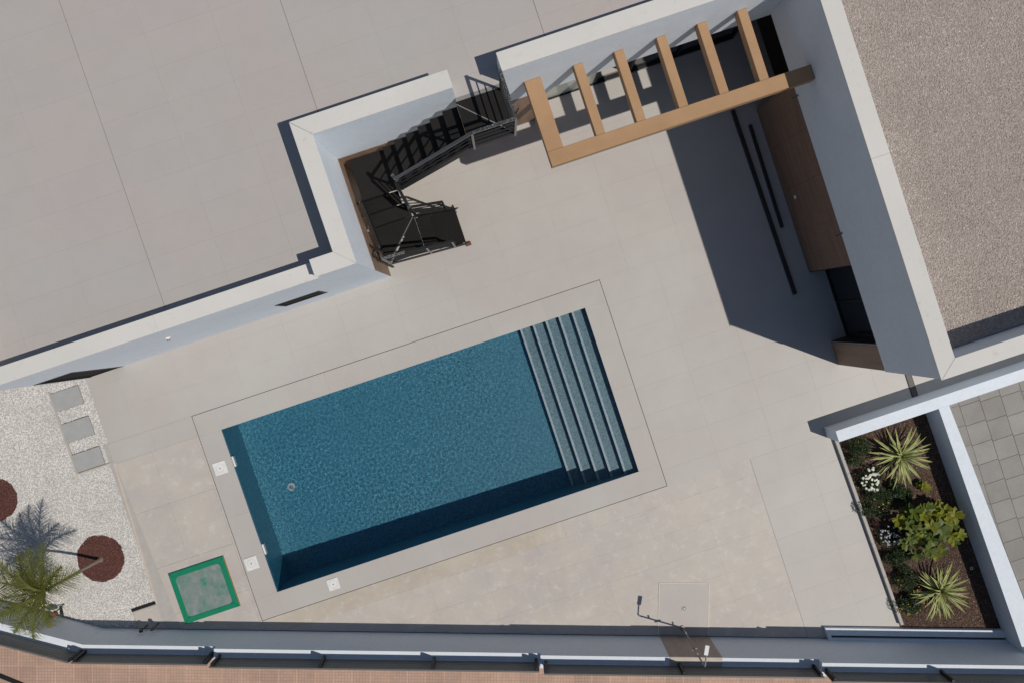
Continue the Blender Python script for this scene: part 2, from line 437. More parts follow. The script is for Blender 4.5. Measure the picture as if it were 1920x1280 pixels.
chip_m = stone_mat("white_chip", [(0, (.44, .42, .39)), (.15, (.56, .54, .51)), (.5, (.66, .64, .61)), (.95, (.75, .73, .70)), (1, (.50, .39, .29))], .8)
chip_base = flat("chip_bed", (.44, .425, .40), .95)
ng_w = pebble_group("white_chip_scatter", 2400, .008, .019, chip_m, .5, 1)
stepz = [(-9.45, -.18), (-8.67, -.18), (-8.67, 1.62), (-9.45, 1.62)]
tag(MB().prism([(-15, -.3), (-10.02, -3.44), (-8.79, wy(-8.79)), (-8.79, -3.2), (GL - .01, -.2), (GL - .01, 1.63), (-8.64, 1.63), (-8.64, 9), (-22, 9), (-22, 4.2)], -.3, -.03).build("garden_bed", chip_base), kind="structure")
# circles of lava stone left free in the white stones
CIR = [(-9.61, -2.02, .49), (-11.26, -.16, .44)]
def ring(cx, cy, r, k=28, seed=0):
    rr = random.Random(seed)
    return [(cx + (r + rr.uniform(-.012, .02)) * math.cos(2 * math.pi * i / k), cy + (r + rr.uniform(-.012, .02)) * math.sin(2 * math.pi * i / k)) for i in range(k)]
def outside(poly, circles):                  # cells of a grid, dropping those inside the circles
    cells = []; s = .06
    xs = [p[0] for p in poly]; ys = [p[1] for p in poly]
    def inside(x, y):
        c = False
        for i in range(len(poly)):
            x1, y1 = poly[i]; x2, y2 = poly[(i + 1) % len(poly)]
            if (y1 > y) != (y2 > y) and x < (x2 - x1) * (y - y1) / (y2 - y1) + x1: c = not c
        return c
    nx = int((max(xs) - min(xs)) / s); nyy = int((max(ys) - min(ys)) / s)
    for i in range(nx + 1):
        for j in range(nyy + 1):
            x, y = min(xs) + i * s, min(ys) + j * s; cx, cy = x + s / 2, y + s / 2
            if inside(cx, cy) and not any((cx - a) ** 2 + (cy - b) ** 2 < (r - .01) ** 2 for a, b, r in circles):
                cells.append([(x, y), (x + s, y), (x + s, y + s), (x, y + s)])
    return cells
gpoly = [(-13.5, -1.1), (-10.05, -3.37), (-9.36, -3.62), (-9.36, -3.27), (-8.81, -3.27), (-8.685, -.22), (-9.50, -.22), (-9.50, 1.61), (-8.65, 1.61), (-8.65, 3.6), (-13.5, 3.6)]
gravel("white_gravel", outside(gpoly, CIR), -.02, ng_w, chip_base, "crushed white stone chippings spread round the palm and up to the house wall", "gravel")
sp_cells = []
for (x0, x1, y0, y1) in ((-9.45, -8.67, 1.565, 1.61), (-9.45, -8.67, .90, 1.15), (-9.45, -8.67, .23, .475), (-8.85, -8.67, 1.15, 1.565), (-8.85, -8.67, .475, .90), (-8.85, -8.67, -.17, .23)):
    sp_cells.append([(x0, y0), (x1, y0), (x1, y1), (x0, y1)])
gravel("path_gravel", sp_cells, -.018, ng_w, chip_base, "white stone chippings filling the gaps between three grey stepping slabs", "gravel")
slab_m = flat("stepping_slab", (.36, .365, .355), .85, 0, 90, .2)
LBL = ["grey stepping slab nearest the doorway of the white house", "middle grey stepping slab in the white gravel strip", "grey stepping slab farthest from the doorway, by the dusty deck"]
for k, (y0, y1) in enumerate(((1.165, 1.56), (.49, .885), (-.165, .215))):
    o = MB().box(-.30, .30, -(y1 - y0) / 2, (y1 - y0) / 2, -.04, .012).build("stepping_slab", slab_m); o.location = (-9.165, (y0 + y1) / 2, 0); bevel(o)
    tag(o, LBL[k], "stepping stone", "grey slabs stepping through the gravel")
edge_m = flat("edging_concrete", (.44, .41, .37), .9)
ed = tag(MB().box(-9.50, -9.455, -.20, 1.61, -.05, .004).build("path_edging", edge_m), "thin concrete edging along the gravel strip holding the stepping slabs", "edging")
MB().box(-9.455, -8.68, -.215, -.182, -.05, .004).build("edging_return", edge_m, ed)
kb = tag(MB().bar((-8.672, -.22, -.012), (-8.80, -3.30, -.012), .035, .04).build("deck_edging", flat("edging_pale", (.55, .47, .41), .9)), "pale pinkish concrete edging between the white gravel and the dusty deck", "edging")
MB().box(-9.35, -8.83, -3.295, -3.235, -.12, .008).build("edging_shadow", metal, kb)  # dark strip modelled in place of the shadow along the kerb step
lava_m = stone_mat("lava_stone", [(0, (.07, .03, .025)), (.5, (.125, .05, .04)), (1, (.19, .085, .07))], .9)
ng_l = pebble_group("lava_scatter", 5200, .006, .013, lava_m, .7, 5)
lava_base = flat("lava_bed", (.07, .03, .025), .95)
gravel("lava_mulch", [ring(*CIR[0], seed=1)], -.012, ng_l, lava_base, "round patch of reddish brown lava stones around the palm trunk", "mulch")
gravel("lava_mulch", [ring(*CIR[1], seed=2)], -.012, ng_l, lava_base, "round patch of reddish brown lava stones cut by the left edge of the picture", "mulch")

# ------------------------------------------------------------------ pool
pool = thing("swimming_pool", "rectangular blue mosaic swimming pool with five steps along its short right side", "pool")
D = -1.50
sx = [1.655, 1.375, 1.09, .805, .525, .24]          # step edges from the wall
sd = [-.22, -.40, -.58, -.76, -.95]
pb = MB()
t = .12
pb.box(PX0 - t, PX0, PY0 - t, PY1 + t, D - .1, -.013); pb.box(PX1, PX1 + t, PY0 - t, PY1 + t, D - .1, -.013)
pb.box(PX0, PX1, PY0 - t, PY0, D - .1, -.013); pb.box(PX0, PX1, PY1, PY1 + t, D - .1, -.013)
shell = pb.build("basin_wall", pool_tile, pool); shell.cycles.is_caustics_receiver = True
DL, DR = -1.38, -1.10
def fz(x): return DL + (DR - DL) * (x - PX0) / (PX1 - PX0)
fb = MB(); fb.v = [(PX0, PY0, DL), (PX1, PY0, DR), (PX1, PY1, DR), (PX0, PY1, DL), (PX0, PY0, -1.58), (PX1, PY0, -1.58), (PX1, PY1, -1.58), (PX0, PY1, -1.58)]
fb.f = [(0, 1, 2, 3), (7, 6, 5, 4)]
fl = fb.build("basin_floor", pool_tile, pool); fl.cycles.is_caustics_receiver = True
for k in range(5):
    x1, x0 = sx[k], sx[k + 1]
    o = MB().box(x0, x1 - .002, PY0 + .002, PY1 - .002, D + .001, sd[k]).build("step", step_tile, pool); o.cycles.is_caustics_receiver = True
    q = MB().box(x0 - .003, x0 + .042, PY0 + .003, PY1 - .003, sd[k] - .05, sd[k] + .003).build("nosing", step_edge, o); q.cycles.is_caustics_receiver = True
NX, NY = 620, 280
vv = []; ff = []
for j in range(NY + 1):
    y = PY0 + (PY1 - PY0) * j / NY
    for i in range(NX + 1):
        x = PX0 + (PX1 - PX0) * i / NX
        k = .7 + .5 * noise.noise((x * .5, y * .5, 9))
        calm = min(1.0, max(.35, (0.9 - x) / 3.0 + .35))
        h = (noise.noise((x * 12.5, y * 12.5, 0)) * .00085 + noise.noise((x * 25, y * 25, 5)) * .0003 + noise.noise((x * 4, y * 4, 2)) * .001) * k * calm
        vv.append((x, y, -.055 + h))
for j in range(NY):
    for i in range(NX):
        a = j * (NX + 1) + i; ff.append((a, a + 1, a + NX + 2, a + NX + 1))
wb = MB(); wb.v = vv; wb.f = ff
wo = wb.build("water", water_m, None, True); tag(wo, kind="structure")
wo.cycles.is_caustics_caster = True
for y in (-.98, -2.93):
    MB().box(PX0 + .001, PX0 + .035, y - .11, y + .11, -.16, -.035).build("skimmer_fitting", white_plastic, pool).cycles.is_caustics_receiver = True
# floor drain
o = MB().disc(-5.66, -1.97, fz(-5.62) - .02, fz(-5.62) + .015, .085, 20).build("floor_drain", flat("drain_plastic", (.40, .44, .46), .5), pool); o.cycles.is_caustics_receiver = True
o = MB().disc(-5.66, -1.97, fz(-5.62) + .015, fz(-5.62) + .022, .045, 20).build("drain_grate", flat("drain_plastic_dark", (.22, .27, .30), .5), pool); o.cycles.is_caustics_receiver = True
for k, (x, y, s) in enumerate(((-6.62, -1.02, .135), (-6.65, -3.12, .135), (-5.17, -4.08, .12))):
    o = bevel(MB().box(-s, s, -s, s, 0.0, .012).build("access_cover", white_plastic), .004); o.location = (x, y, 0.001)
    MB().disc(0, 0, .012, .014, .012, 10).build("screw", black_plastic, o)
    MB().tube([(.085 * math.cos(a * math.pi / 12), .085 * math.sin(a * math.pi / 12), .012) for a in range(25)], .0012, 5).build("lid_rim", light_metal, o)
    tag(o, ["square white cover plate beside the upper left pool edge", "square white cover plate between the green tray and the pool", "smaller square white cover plate below the lower pool edge"][k], "cover plate", "white cover plates around the pool")

# ------------------------------------------------------------------ green cover
def dust_mat():
    g = NG("dusty_green", .75).spec(.25)
    a = g.ramp(g.noise(3.2, 7, .68), [(.30, (.012, .20, .11)), (.42, (.13, .22, .19)), (.58, (.22, .245, .24)), (.8, (.27, .28, .275))])
    a = g.mix(a, g.ramp(g.noise(18, 5, .7, g.pos((1, .5, 1), .6)), [(.5, (1, 1, 1)), (.72, (1.4, 1.4, 1.4))]), .6, 'MULTIPLY')
    g.color(a); return g.m
gc = thing("pump_pit_cover", "green plastic pit cover with a dusty grey centre on the deck left of the pool", "pit cover", (-7.76, -3.33, 0))
green = flat("green_plastic", (.004, .20, .105), .5)
rim = MB()
HX, HY, HI = .60, .555, .115
out = [(-HX, -HY), (HX, -HY), (HX, HY), (-HX, HY)]; inn = [(-HX + HI, -HY + HI), (HX - HI, -HY + HI), (HX - HI, HY - HI), (-HX + HI, HY - HI)]
for k in range(4):
    j = (k + 1) % 4; rim.prism([out[k], out[j], inn[j], inn[k]], .0, .045)
bevel(rim.build("rim", green, gc), .008)
cr = .07; pp = []
for (cx, cy, a0) in ((HX - HI - cr, HY - HI - cr, 0), (-HX + HI + cr, HY - HI - cr, 90), (-HX + HI + cr, -HY + HI + cr, 180), (HX - HI - cr, -HY + HI + cr, 270)):
    for q in range(6): pp.append((cx + (cr + .0) * math.cos(R(a0 + q * 18)), cy + cr * math.sin(R(a0 + q * 18))))
MB().box(-HX + HI, HX - HI, -HY + HI, HY - HI, 0, .030).build("panel", green, gc)
MB().prism(pp, .030, .036).build("dust_tray", dust_mat(), gc)
MB().box(HX + .001, HX + .008, -HY, HY, .0, .03).build("seal", flat("ochre_seal", (.30, .16, .03)), gc)

# ------------------------------------------------------------------ left house
lh = thing("house", "white rendered flat roofed house wing with wide paved roof terrace beside the pool", "house")
ZT, ZL, ZR = 3.93, 3.66, 3.30
# south wall with door and window openings: x from -8.64 to -1.97
def wall_y(mb, x0, x1, ya, yb, z0, z1, holes):       # wall along x with rectangular openings
    xs = sorted({x0, x1, *[h[0] for h in holes], *[h[1] for h in holes]})
    for a, b in zip(xs, xs[1:]):
        zz = [z0, z1]; cut = [h for h in holes if h[0] <= a + 1e-6 and h[1] >= b - 1e-6]
        cur = z0
        for h in sorted(cut, key=lambda h: h[2]):
            if h[2] > cur + 1e-6: mb.box(a, b, ya, yb, cur, h[2])
            cur = h[3]
        if cur < z1 - 1e-6: mb.box(a, b, ya, yb, cur, z1)
    return mb
door_h = (-8.58, -7.83, -.02, 1.98); win_h = (-3.99, -3.12, .98, 1.75)
wall_y(MB(), -8.64, -2.65, 1.63, 1.88, -.3, ZL - .03, [(-8.58, -7.83, -.3, 1.98), win_h]).build("wall", white, lh)
tw = MB()
tw.box(-2.649, -1.972, 1.632, 1.90, -.3, ZT - .03)
tw.box(-2.24, -1.972, 1.902, 4.04, 2.0, ZT - .03)
tw.box(-2.24, -1.975, 1.902, 4.04, -.3, 1.998)
tw.box(-1.970, .36, 3.76, 4.04, 2.0, ZT - .03); tw.box(-1.970, .36, 3.763, 4.04, -.3, 1.998)
tw.box(.362, 1.20, 3.762, 4.05, -.3, ZR - .02)
tw.build("tower_wall", white, lh)
nw = MB()
nw.box(1.202, 6.318, 3.76, 4.048, 2.0, ZT - .03)
nw.box(1.202, 1.93, 3.763, 4.048, -.3, 1.998)
nw.build("terrace_wall", white, lh)
# brown cladding
cb = MB(); cb.box(-1.972, -1.962, 1.632, 3.752, 0.0, 1.995); cb.build("cladding", brown_clad, lh)
cb = MB(); cb.box(-1.962, 1.93, 3.752, 3.762, 0.0, 1.995); cb.build("cladding", brown_clad, lh)
# coping pieces, mitred
def cop(pts, z, name="coping"): return bevel(MB().prism(pts, z - .03, z).build(name, coping, lh), .004)
g_ = .002
cop([(-8.66, 1.615), (-5.4, 1.615), (-5.4, 1.895), (-8.66, 1.895)], ZL); cop([(-5.4 + g_, 1.615), (-2.652, 1.615), (-2.652, 1.895), (-5.4 + g_, 1.895)], ZL)
cop([(-2.65, 1.615), (-1.955, 1.615), (-2.255, 1.905), (-2.65, 1.905)], ZT)
cop([(-1.955, 1.617), (-1.955, 3.755), (-2.255, 4.05), (-2.255, 1.907)], ZT)
cop([(-1.953, 3.757), (.375, 3.757), (.375, 4.055), (-2.253, 4.055)], ZT)
cop([(1.19, 3.755), (6.318, 3.755), (6.318, 4.06), (1.19, 4.06)], ZT)
MB().box(.372, 1.19, 3.70, 3.762, 3.20, 3.298).build("edge_trim", light_metal, lh)
MB().box(.30, .37, 3.70, 3.76, 3.0, 3.9)
# window and door, dark matte sheets standing in for their glass
wf = MB(); x0, x1, z0, z1 = win_h
for b in ((x0, x1, z0, z0 + .04), (x0, x1, z1 - .04, z1), (x0, x0 + .04, z0 + .04, z1 - .04), (x1 - .04, x1, z0 + .04, z1 - .04)): wf.box(b[0], b[1], 1.624, 1.662, b[2], b[3])
wn = wf.build("window", metal, lh); MB().box(x0 + .04, x1 - .04, 1.645, 1.655, z0 + .04, z1 - .04).build("matte_pane", matte_pane, wn)
df = MB(); x0, x1, z0, z1 = -8.58, -7.83, 0, 1.98
for b in ((x0, x0 + .05, 0, z1), (x1 - .05, x1, 0, z1), (x0 + .05, x1 - .05, z1 - .05, z1)): df.box(b[0], b[1], 1.624, 1.675, b[2], b[3])
dr = df.build("door", metal, lh); MB().box(x0 + .05, x1 - .05, 1.655, 1.67, .01, z1 - .05).build("matte_pane", matte_pane, dr)
MB().box(x0, x1, 1.63, 1.88, -.01, .008).build("door_sill", metal, lh)
wl = thing("wall_light", "small round white lamp fixed high on the long white house wall", "lamp", (-5.82, 1.63, 2.33))
b = MB(); b.tube([(0, .0, 0), (0, -.03, 0)], .045, 14); b.build("base", white_plastic, wl)
MB().tube([(0, -.03, 0), (0, -.07, 0)], [.035, .02], 12).build("shade", light_metal, wl)
# slab and back walls of the wing (also keeps the sky out of the rooms)
bk = MB(); bk.box(-8.64, -8.40, 1.882, 14, -.3, ZR - .13); bk.box(-8.398, 13, 13.8, 14, -.3, ZR - .13); bk.build("rear_wall", white, lh)
cl = MB(); cl.box(-8.66, -8.38, 1.897, 14, ZR - .02, ZL); cl.build("parapet", coping, lh)
sb = MB(); sb.box(-8.38, -2.256, 1.896, 14, ZR - .12, ZR - .012); sb.box(-2.256, 16, 4.062, 14, ZR - .12, ZR - .012); sb.box(.376, 1.188, 3.762, 4.062, ZR - .018, ZR - .012)
terr = tag(sb.build("terrace", flat("terrace_grout", (.50, .48, .45), .9)), kind="structure")
ej = MB()
for x in (-5.304, -1.854, 2.106): ej.box(x - .0045, x + .0045, 1.90 if x < -3 else 4.065, 8.2, ZR - .012, ZR - .008)
ej.build("expansion_joint", flat("terrace_joint", (.16, .14, .125), .9), terr)
tx = [-8.38, -7.70, -6.50, -5.304, -4.15, -3.0, -1.854, -.53, .79, 2.106, 3.3, 4.5, 5.7, 6.32]
ty = [4.062, 4.60, 5.19, 5.78, 6.38, 6.98, 7.58, 8.18]
ty2 = [1.897, 2.25, 2.84, 3.43, 4.062]
for seg in ([tx[0:4]], [tx[3:7]], [tx[6:10]], [tx[9:14]]):
    xs = list(seg[0]); xs[0] += .003; xs[-1] -= .003
    lay(terr, xs, ty, terrace_tile, ZR, gap=.0010)
xs = [-8.38, -7.70, -6.50, -5.307]; lay(terr, xs, ty2, terrace_tile, ZR, gap=.0010)
xs = [-5.301, -4.15, -3.0, -2.256]; lay(terr, xs, ty2, terrace_tile, ZR, gap=.0010)
lay(terr, [.376, 1.188], [3.762, 4.062], terrace_tile, ZR)
# glazed front under the terrace
gf = thing("glazed_doors", "dark framed sliding glass doors under the white terrace wall behind the pergola", "glass doors")
fr = MB()
xsn = [1.95, 3.30, 4.02, 5.05, 6.30]
fr.box(1.932, 6.316, 4.05, 4.16, 0.0, .03); fr.box(1.932, 6.316, 4.05, 4.16, 1.94, 1.998)
for x in (1.932, 3.28, 4.02, 5.05, 6.27): fr.box(x, x + .045, 4.06, 4.14, .03, 1.94)
fr.build("frame", metal, gf)
MB().box(1.98, 3.28, 4.085, 4.10, .03, 1.94).build("frosted_pane", curtain, gf)
for a, b in ((4.07, 5.05), (5.10, 6.27)): MB().box(a, b, 4.10, 4.11, .03, 1.94).build("pane", glass, gf)
for q in (4.035, 4.15): MB().box(3.325, 6.26, q - .008, q + .008, .03, .045).build("track", light_metal, gf)
rm = MB(); rm.box(1.7, 12, 8.0, 8.1, -.2, 3.1); rm.box(1.7, 1.78, 4.16, 8, -.2, 3.1); rm.build("room_wall", white, lh)

# ------------------------------------------------------------------ right house
rh = thing("house", "taller white house with gravel roof and brown boarded ground floor right of the pergola", "house")
Y0 = -3.08
um = MB()
um.box(6.322, 6.62, Y0, 12, 2.05, ZT - .03)
um.box(6.622, 15, Y0, -2.84, 2.05, ZT - .03); um.build("upper_wall", white, rh)
lm = MB(); lm.box(6.35, 6.60, -1.03, 2.50, -.2, 2.048); lm.box(6.67, 6.90, -2.50, -1.03, -.2, 2.048) if False else None
lm.box(6.34, 15, Y0 + .02, -2.57, -.2, 2.048); lm.build("lower_wall", white, rh)
# brown boards: vertical joints every 0.6 m along the long face
ys = [-1.03, -.15, .73, 1.61, 2.50]
for a, b in zip(ys, ys[1:]): MB().box(6.325, 6.347, a + .0015, b - .0015, 0, 2.046).build("board", brown_board, rh)
MB().box(6.347, 6.60, 2.502, 2.52, 0, 2.046).build("board", brown_board, rh)
MB().box(6.35, 6.66, -1.05, -1.032, 0, 2.046).build("board", black_plastic, rh)
MB().box(6.318, 6.338, -3.06, -2.58, 0, 2.046).build("board", brown_clad, rh)
MB().box(6.338, 6.66, -2.568, -2.55, 0, 2.046).build("board", black_plastic, rh)
# recessed glazed entrance
ef = MB(); ef.box(6.66, 6.72, -2.55, -1.05, 0, .05); ef.box(6.66, 6.72, -2.55, -1.05, 1.98, 2.046)
for y in (-2.55, -1.83, -1.10): ef.box(6.66, 6.72, y, y + .05, .05, 1.98)
dd = ef.build("entrance_door", metal, rh)
for a, b in ((-2.50, -1.83), (-1.78, -1.10)): MB().box(6.685, 6.695, a, b, .05, 1.98).build("pane", glass, dd)
so_ = MB(); so_.box(6.622, 14.9, -2.838, 12, 3.02, 3.14); so_.box(6.36, 6.9, -2.56, -1.03, 2.05, 2.06); roofb = so_.build("roof_slab", grout, rh)
rw = MB(); rw.box(14.9, 15, -2.838, 12, -.2, ZT); rw.box(6.5, 7.6, -1.05, -.95, -.2, 2.0); rw.build("rear_wall", white, rh)
def cop2(pts, z=ZT): return bevel(MB().prism(pts, z - .03, z).build("coping", coping, rh), .004)
cop2([(6.32, -3.10), (6.635, -2.825), (6.635, .6), (6.32, .6)]); cop2([(6.32, .602), (6.635, .602), (6.635, 4.4), (6.32, 4.4)]); cop2([(6.32, 4.402), (6.635, 4.402), (6.635, 12), (6.32, 12)])
cop2([(6.322, -3.102), (10.2, -3.102), (10.2, -2.827), (6.637, -2.827)]); cop2([(10.202, -3.102), (15, -3.102), (15, -2.827), (10.202, -2.827)])
roof_stone = stone_mat("roof_gravel_stone", [(0, (.33, .28, .25)), (.25, (.40, .345, .31)), (.6, (.455, .395, .355)), (.9, (.52, .46, .415)), (1, (.62, .58, .54))], .9, 1.0)
roof_base = flat("roof_gravel_bed", (.37, .32, .285), .95)
ng_r = pebble_group("roof_gravel_scatter", 3400, .006, .017, roof_stone, .7, 11)
gravel("roof_gravel", [[(6.637, -2.825), (11.5, -2.825), (11.5, 5.8), (6.637, 5.8)]], 3.16, ng_r, roof_base, "beige loose gravel covering the flat roof inside the white parapet", "gravel")
# small fittings on the right house
def bracket(y, z, lab):
    t = thing("wall_bracket", lab, "bracket", (6.318, y, z))
    MB().tube([(0, 0, 0), (-.13, -.02, .02)], .006, 6).build("arm", metal, t)
    MB().box(-.012, .0, -.02, .02, -.02, .02).build("plate", light_metal, t); return t
bracket(2.20, 2.10, "thin dark bracket on the white upper wall beside the pergola beam")
bracket(-.42, 2.10, "thin dark bracket on the white upper wall above the entrance end of the boards")
o = MB().box(-.012, 0, -.035, .035, -.05, .05).build("wall_socket", white_plastic); o.location = (6.322, .52, .55); tag(o, "small white socket low on the brown boards of the right house", "socket")
pm = flat("lying_profile", (.030, .027, .026), .4)
for k, (x0, y0, x1, y1, ww, lab) in enumerate(((5.84, 2.65, 5.90, -1.38, .085, "long dark metal profile lying on the shaded deck in front of the boards"), (6.09, 2.25, 6.07, .02, .07, "shorter dark metal profile lying close along the brown boards"))):
    L = math.hypot(x1 - x0, y1 - y0); o = bevel(MB().box(-ww / 2, ww / 2, -L / 2, L / 2, 0.003, .05).build("metal_profile", pm), .004)
    o.location = ((x0 + x1) / 2, (y0 + y1) / 2, 0); o.rotation_euler = (0, 0, math.atan2(y1 - y0, x1 - x0) + math.pi / 2)
    tag(o, lab, "metal profile", "dark profiles lying in the shade")
dr_ = tag(MB().box(7.585, 7.715, -4.20, -3.02, .001, .014).build("slot_drain", metal), "dark steel slot drain crossing the gap between house and garden wall", "drain")
MB().box(7.60, 7.70, -4.19, -3.03, .014, .017).build("grate", flat("drain_grate", (.10, .09, .085), .6), dr_)

# ------------------------------------------------------------------ pergola
pg = thing("pergola", "ochre brown painted pergola of six rafters between white walls", "pergola")
def beam(name, x0, x1, y0, y1, z0=2.75, z1=2.95): return bevel(MB().box(x0, x1, y0, y1, z0, z1).build(name, timber, pg), .006)
beam("front_beam", 1.585, 6.318, 2.245, 2.505)
beam("end_beam", 1.585, 1.875, 2.507, 3.757)
for x in (2.465, 3.195, 3.955, 4.685, 5.405): beam("rafter", x, x + .165, 2.507, 3.757)
# wall lamp under it
t = thing("wall_lamp", "slim black lamp on the brown cladding between staircase and pergola", "lamp", (1.46, 3.752, 1.35))
MB().tube([(0, -.01, -.22), (0, -.05, .0), (.03, -.05, .22)], .012, 8).build("arm", metal, t); MB().box(-.02, .02, -.03, 0, -.25, -.2).build("base", metal, t)

# ------------------------------------------------------------------ staircase
st = thing("staircase", "charcoal perforated steel staircase winding down from the roof terrace to the deck", "staircase")
def tread_mat():
    g = NG("perforated_tread", .75).spec(.15)
    vm = g.pos((70, 70, 70)); v = g.n.new("ShaderNodeTexVoronoi"); v.inputs["Scale"].default_value = 1.0; v.inputs["Randomness"].default_value = 0.0
    g.l.new(vm, v.inputs["Vector"])
    a = g.ramp(v.outputs["Distance"], [(.2, (.004, .004, .005)), (.4, (.015, .0145, .014))])
    a = g.mix(a, g.ramp(g.noise(3, 4, .6), [(.3, (.8, .8, .8)), (.7, (1.2, 1.15, 1.1))]), .8, 'MULTIPLY')
    g.color(a); g.bump(v.outputs["Distance"], .4, .003); return g.m
tread = tread_mat()
YN, YS = 3.68, 2.93                         # flight one, wall side and pool side
MB().box(.36, 1.13, 2.93, 3.695, 3.255, 3.292).build("platform", tread, st)
fx = [.36, .11, -.135, -.38, -.62, -.87, -1.11]
rs = .206
zz = 3.292
for k in range(6):
    zz -= rs; MB().box(fx[k + 1] - .015, fx[k] + .0, YS, YN, zz - .035, zz).build("tread", tread, st)
zl = zz - rs                                # first landing
MB().box(-1.80, -1.09, 2.93, 3.70, zl - .035, zl).build("landing", tread, st)
ye = [2.93, 2.70, 2.47]
z2 = zl
for k in range(2):
    z2 -= rs; MB().box(-1.80, -1.14 + .05 * k, ye[k + 1], ye[k] + .015, z2 - .035, z2).build("tread", tread, st)
rz_ = zl
for k in range(3): MB().box(-1.80, -1.30 + .05 * k, ye[min(k, 2)] + .0, ye[min(k, 2)] + .006, rz_ - rs + .0, rz_ - .036).build("riser", metal, st); rz_ -= rs
za = z2 - rs; zb = za - rs
MB().prism([(-1.82, 2.47), (-1.06, 2.47), (-1.72, 1.80), (-1.82, 1.80)], za - .035, za).build("winder", tread, st)
MB().prism([(-1.05, 2.49), (-1.05, 1.78), (-1.74, 1.78)], zb - .035, zb).build("winder", tread, st)
z3 = zb; fx3 = [-1.05, -.79, -.53, -.26]
for k in range(3):
    z3 -= zb / 4.0; MB().box(fx3[k] - .012, fx3[k + 1], 1.79, 2.49, z3 - .035, z3).build("tread", tread, st)
# stringers
s1 = MB(); s1.bar((.38, YS - .012, 3.20), (-1.10, YS - .012, zl - .02), .02, .22); s1.build("stringer", metal, st)
s1 = MB(); s1.bar((-1.10, 2.93, zl - .03), (-1.02, 2.47, za - .02), .02, .22); s1.build("stringer", metal, st)
s1 = MB(); s1.bar((-1.81, 2.95, zl - .03), (-1.82, 1.80, za - .12), .02, .22); s1.build("stringer", metal, st)
s1 = MB(); s1.bar((-1.76, 1.765, zb - .05), (-.26, 1.765, .14), .02, .20); s1.build("stringer", metal, st)
s1 = MB(); s1.bar((-1.05, 2.505, zb - .05), (-.26, 2.505, .14), .02, .20); s1.build("stringer", metal, st)
pf = MB(); pf.box(.36, 1.14, 2.905, 2.928, 3.16, 3.30); pf.box(1.132, 1.15, 2.93, 3.69, 3.16, 3.30); pf.build("platform_edge", metal, st)
# risers (thin, set back) darken the gaps between treads
def foil_mat():
    g = NG("film_wrapped_rail", .25)
    f = g.ramp(g.noise(55, 4, .7), [(.58, (0, 0, 0)), (.74, (1, 1, 1))])
    g.color(g.mix((.03, .033, .037), (.65, .67, .70), f)); g.bump(g.noise(60, 3, .7), .8, .01); return g.m
foil = foil_mat()
rail_m = flat("grey_handrail", (.085, .088, .095), .4)
def post(x, y, z0, h=.95, m=light_metal): MB().bar((x, y, z0), (x, y, z0 + h), .035, .035).build("post", m, st)
H = .98
zp = 3.29
for x in (1.135, .42): post(x, 2.905, 3.16, H + .08)
post(1.135, 3.66, 3.16, H + .08, metal)
MB().bar((1.135, 3.68, zp + H), (1.135, 2.905, zp + H), .05, .03).build("handrail", foil, st)
MB().bar((1.135, 2.905, zp + H + .002), (.42, 2.905, zp + H + .002), .05, .03).build("handrail", foil, st)
ZR1 = zl + H
MB().bar((.42, 2.905, zp + H - .002), (-1.02, 2.915, ZR1 + .02), .05, .03).build("handrail", rail_m, st)
for q in (.25, .48, .72):
    MB().bar((1.135, 3.66, zp + q), (1.135, 2.905, zp + q), .018, .018).build("rail_bar", metal, st)
    MB().bar((1.135, 2.905, zp + q), (.42, 2.905, zp + q), .018, .018).build("rail_bar", metal, st)
    MB().bar((.42, 2.905, zp + q), (-1.02, 2.915, zl + q), .018, .018).build("rail_bar", metal, st)
    MB().bar((-1.06, 2.90, zl + q), (-1.03, 2.50, za + q), .018, .018).build("rail_bar", metal, st)
    MB().bar((-1.72, 1.765, za + q - .05), (-.45, 1.765, .42 + q), .018, .018).build("rail_bar", metal, st)
    MB().bar((-1.02, 2.52, zb + q), (-.42, 2.52, .42 + q), .018, .018).build("rail_bar", metal, st)
post(-1.04, 2.92, zl - .1, H + .1, metal)
MB().bar((-1.06, 3.00, ZR1 + .03), (-1.0, 2.86, ZR1 + .03), .06, .035).build("rail_end", foil, st)
MB().bar((-1.05, 2.86, ZR1 - .02), (-1.01, 2.48, za + H), .045, .03).build("handrail", metal, st)
MB().bar((-1.02, 2.62, za + H + .12), (-.99, 2.47, za + H + .02), .06, .035).build("rail_end", foil, st)
post(-1.0, 2.50, zb - .05, H, metal)
MB().bar((-1.0, 2.52, zb + H), (-.43, 2.52, .52 + H - .06), .045, .03).build("handrail", metal, st)
post(-.43, 2.52, .1, H + .35, metal); post(-.28, 2.52, .0, .6, metal)
post(-1.76, 1.765, zb - .02, H + .12, light_metal); post(-.98, 1.765, .50, H, light_metal); post(-.50, 1.765, .25, H, light_metal)
MB().bar((-1.78, 1.765, za + H), (-1.35, 1.765, za + H - .14), .05, .03).build("handrail", foil, st)
MB().bar((-1.35, 1.765, za + H - .142), (-.48, 1.765, .45 + H - .1), .045, .03).build("handrail", metal, st)
post(-1.86, 1.80, 0.0, 1.6, metal); post(-1.86, 2.05, za - .2, .9, metal)
MB().bar((-1.86, 1.80, 1.6), (-1.86, 2.10, za + .6), .03, .02).build("rail_bar", metal, st)
for y in (3.0, 2.75, 2.45, 2.05): MB().box(-1.955, -1.83, y - .02, y + .02, zl - .5, zl - .44).build("wall_bracket", light_metal, st)
MB().bar((-1.06, 2.46, za + .003), (-1.73, 1.80, za + .003), .012, .008).build("edge_strip", flat("worn_steel", (.17, .165, .155), .5), st)
MB().bar((.36, 3.66, 3.297), (1.10, 2.95, 3.297), .014, .008).build("joint_strip", light_metal, st)
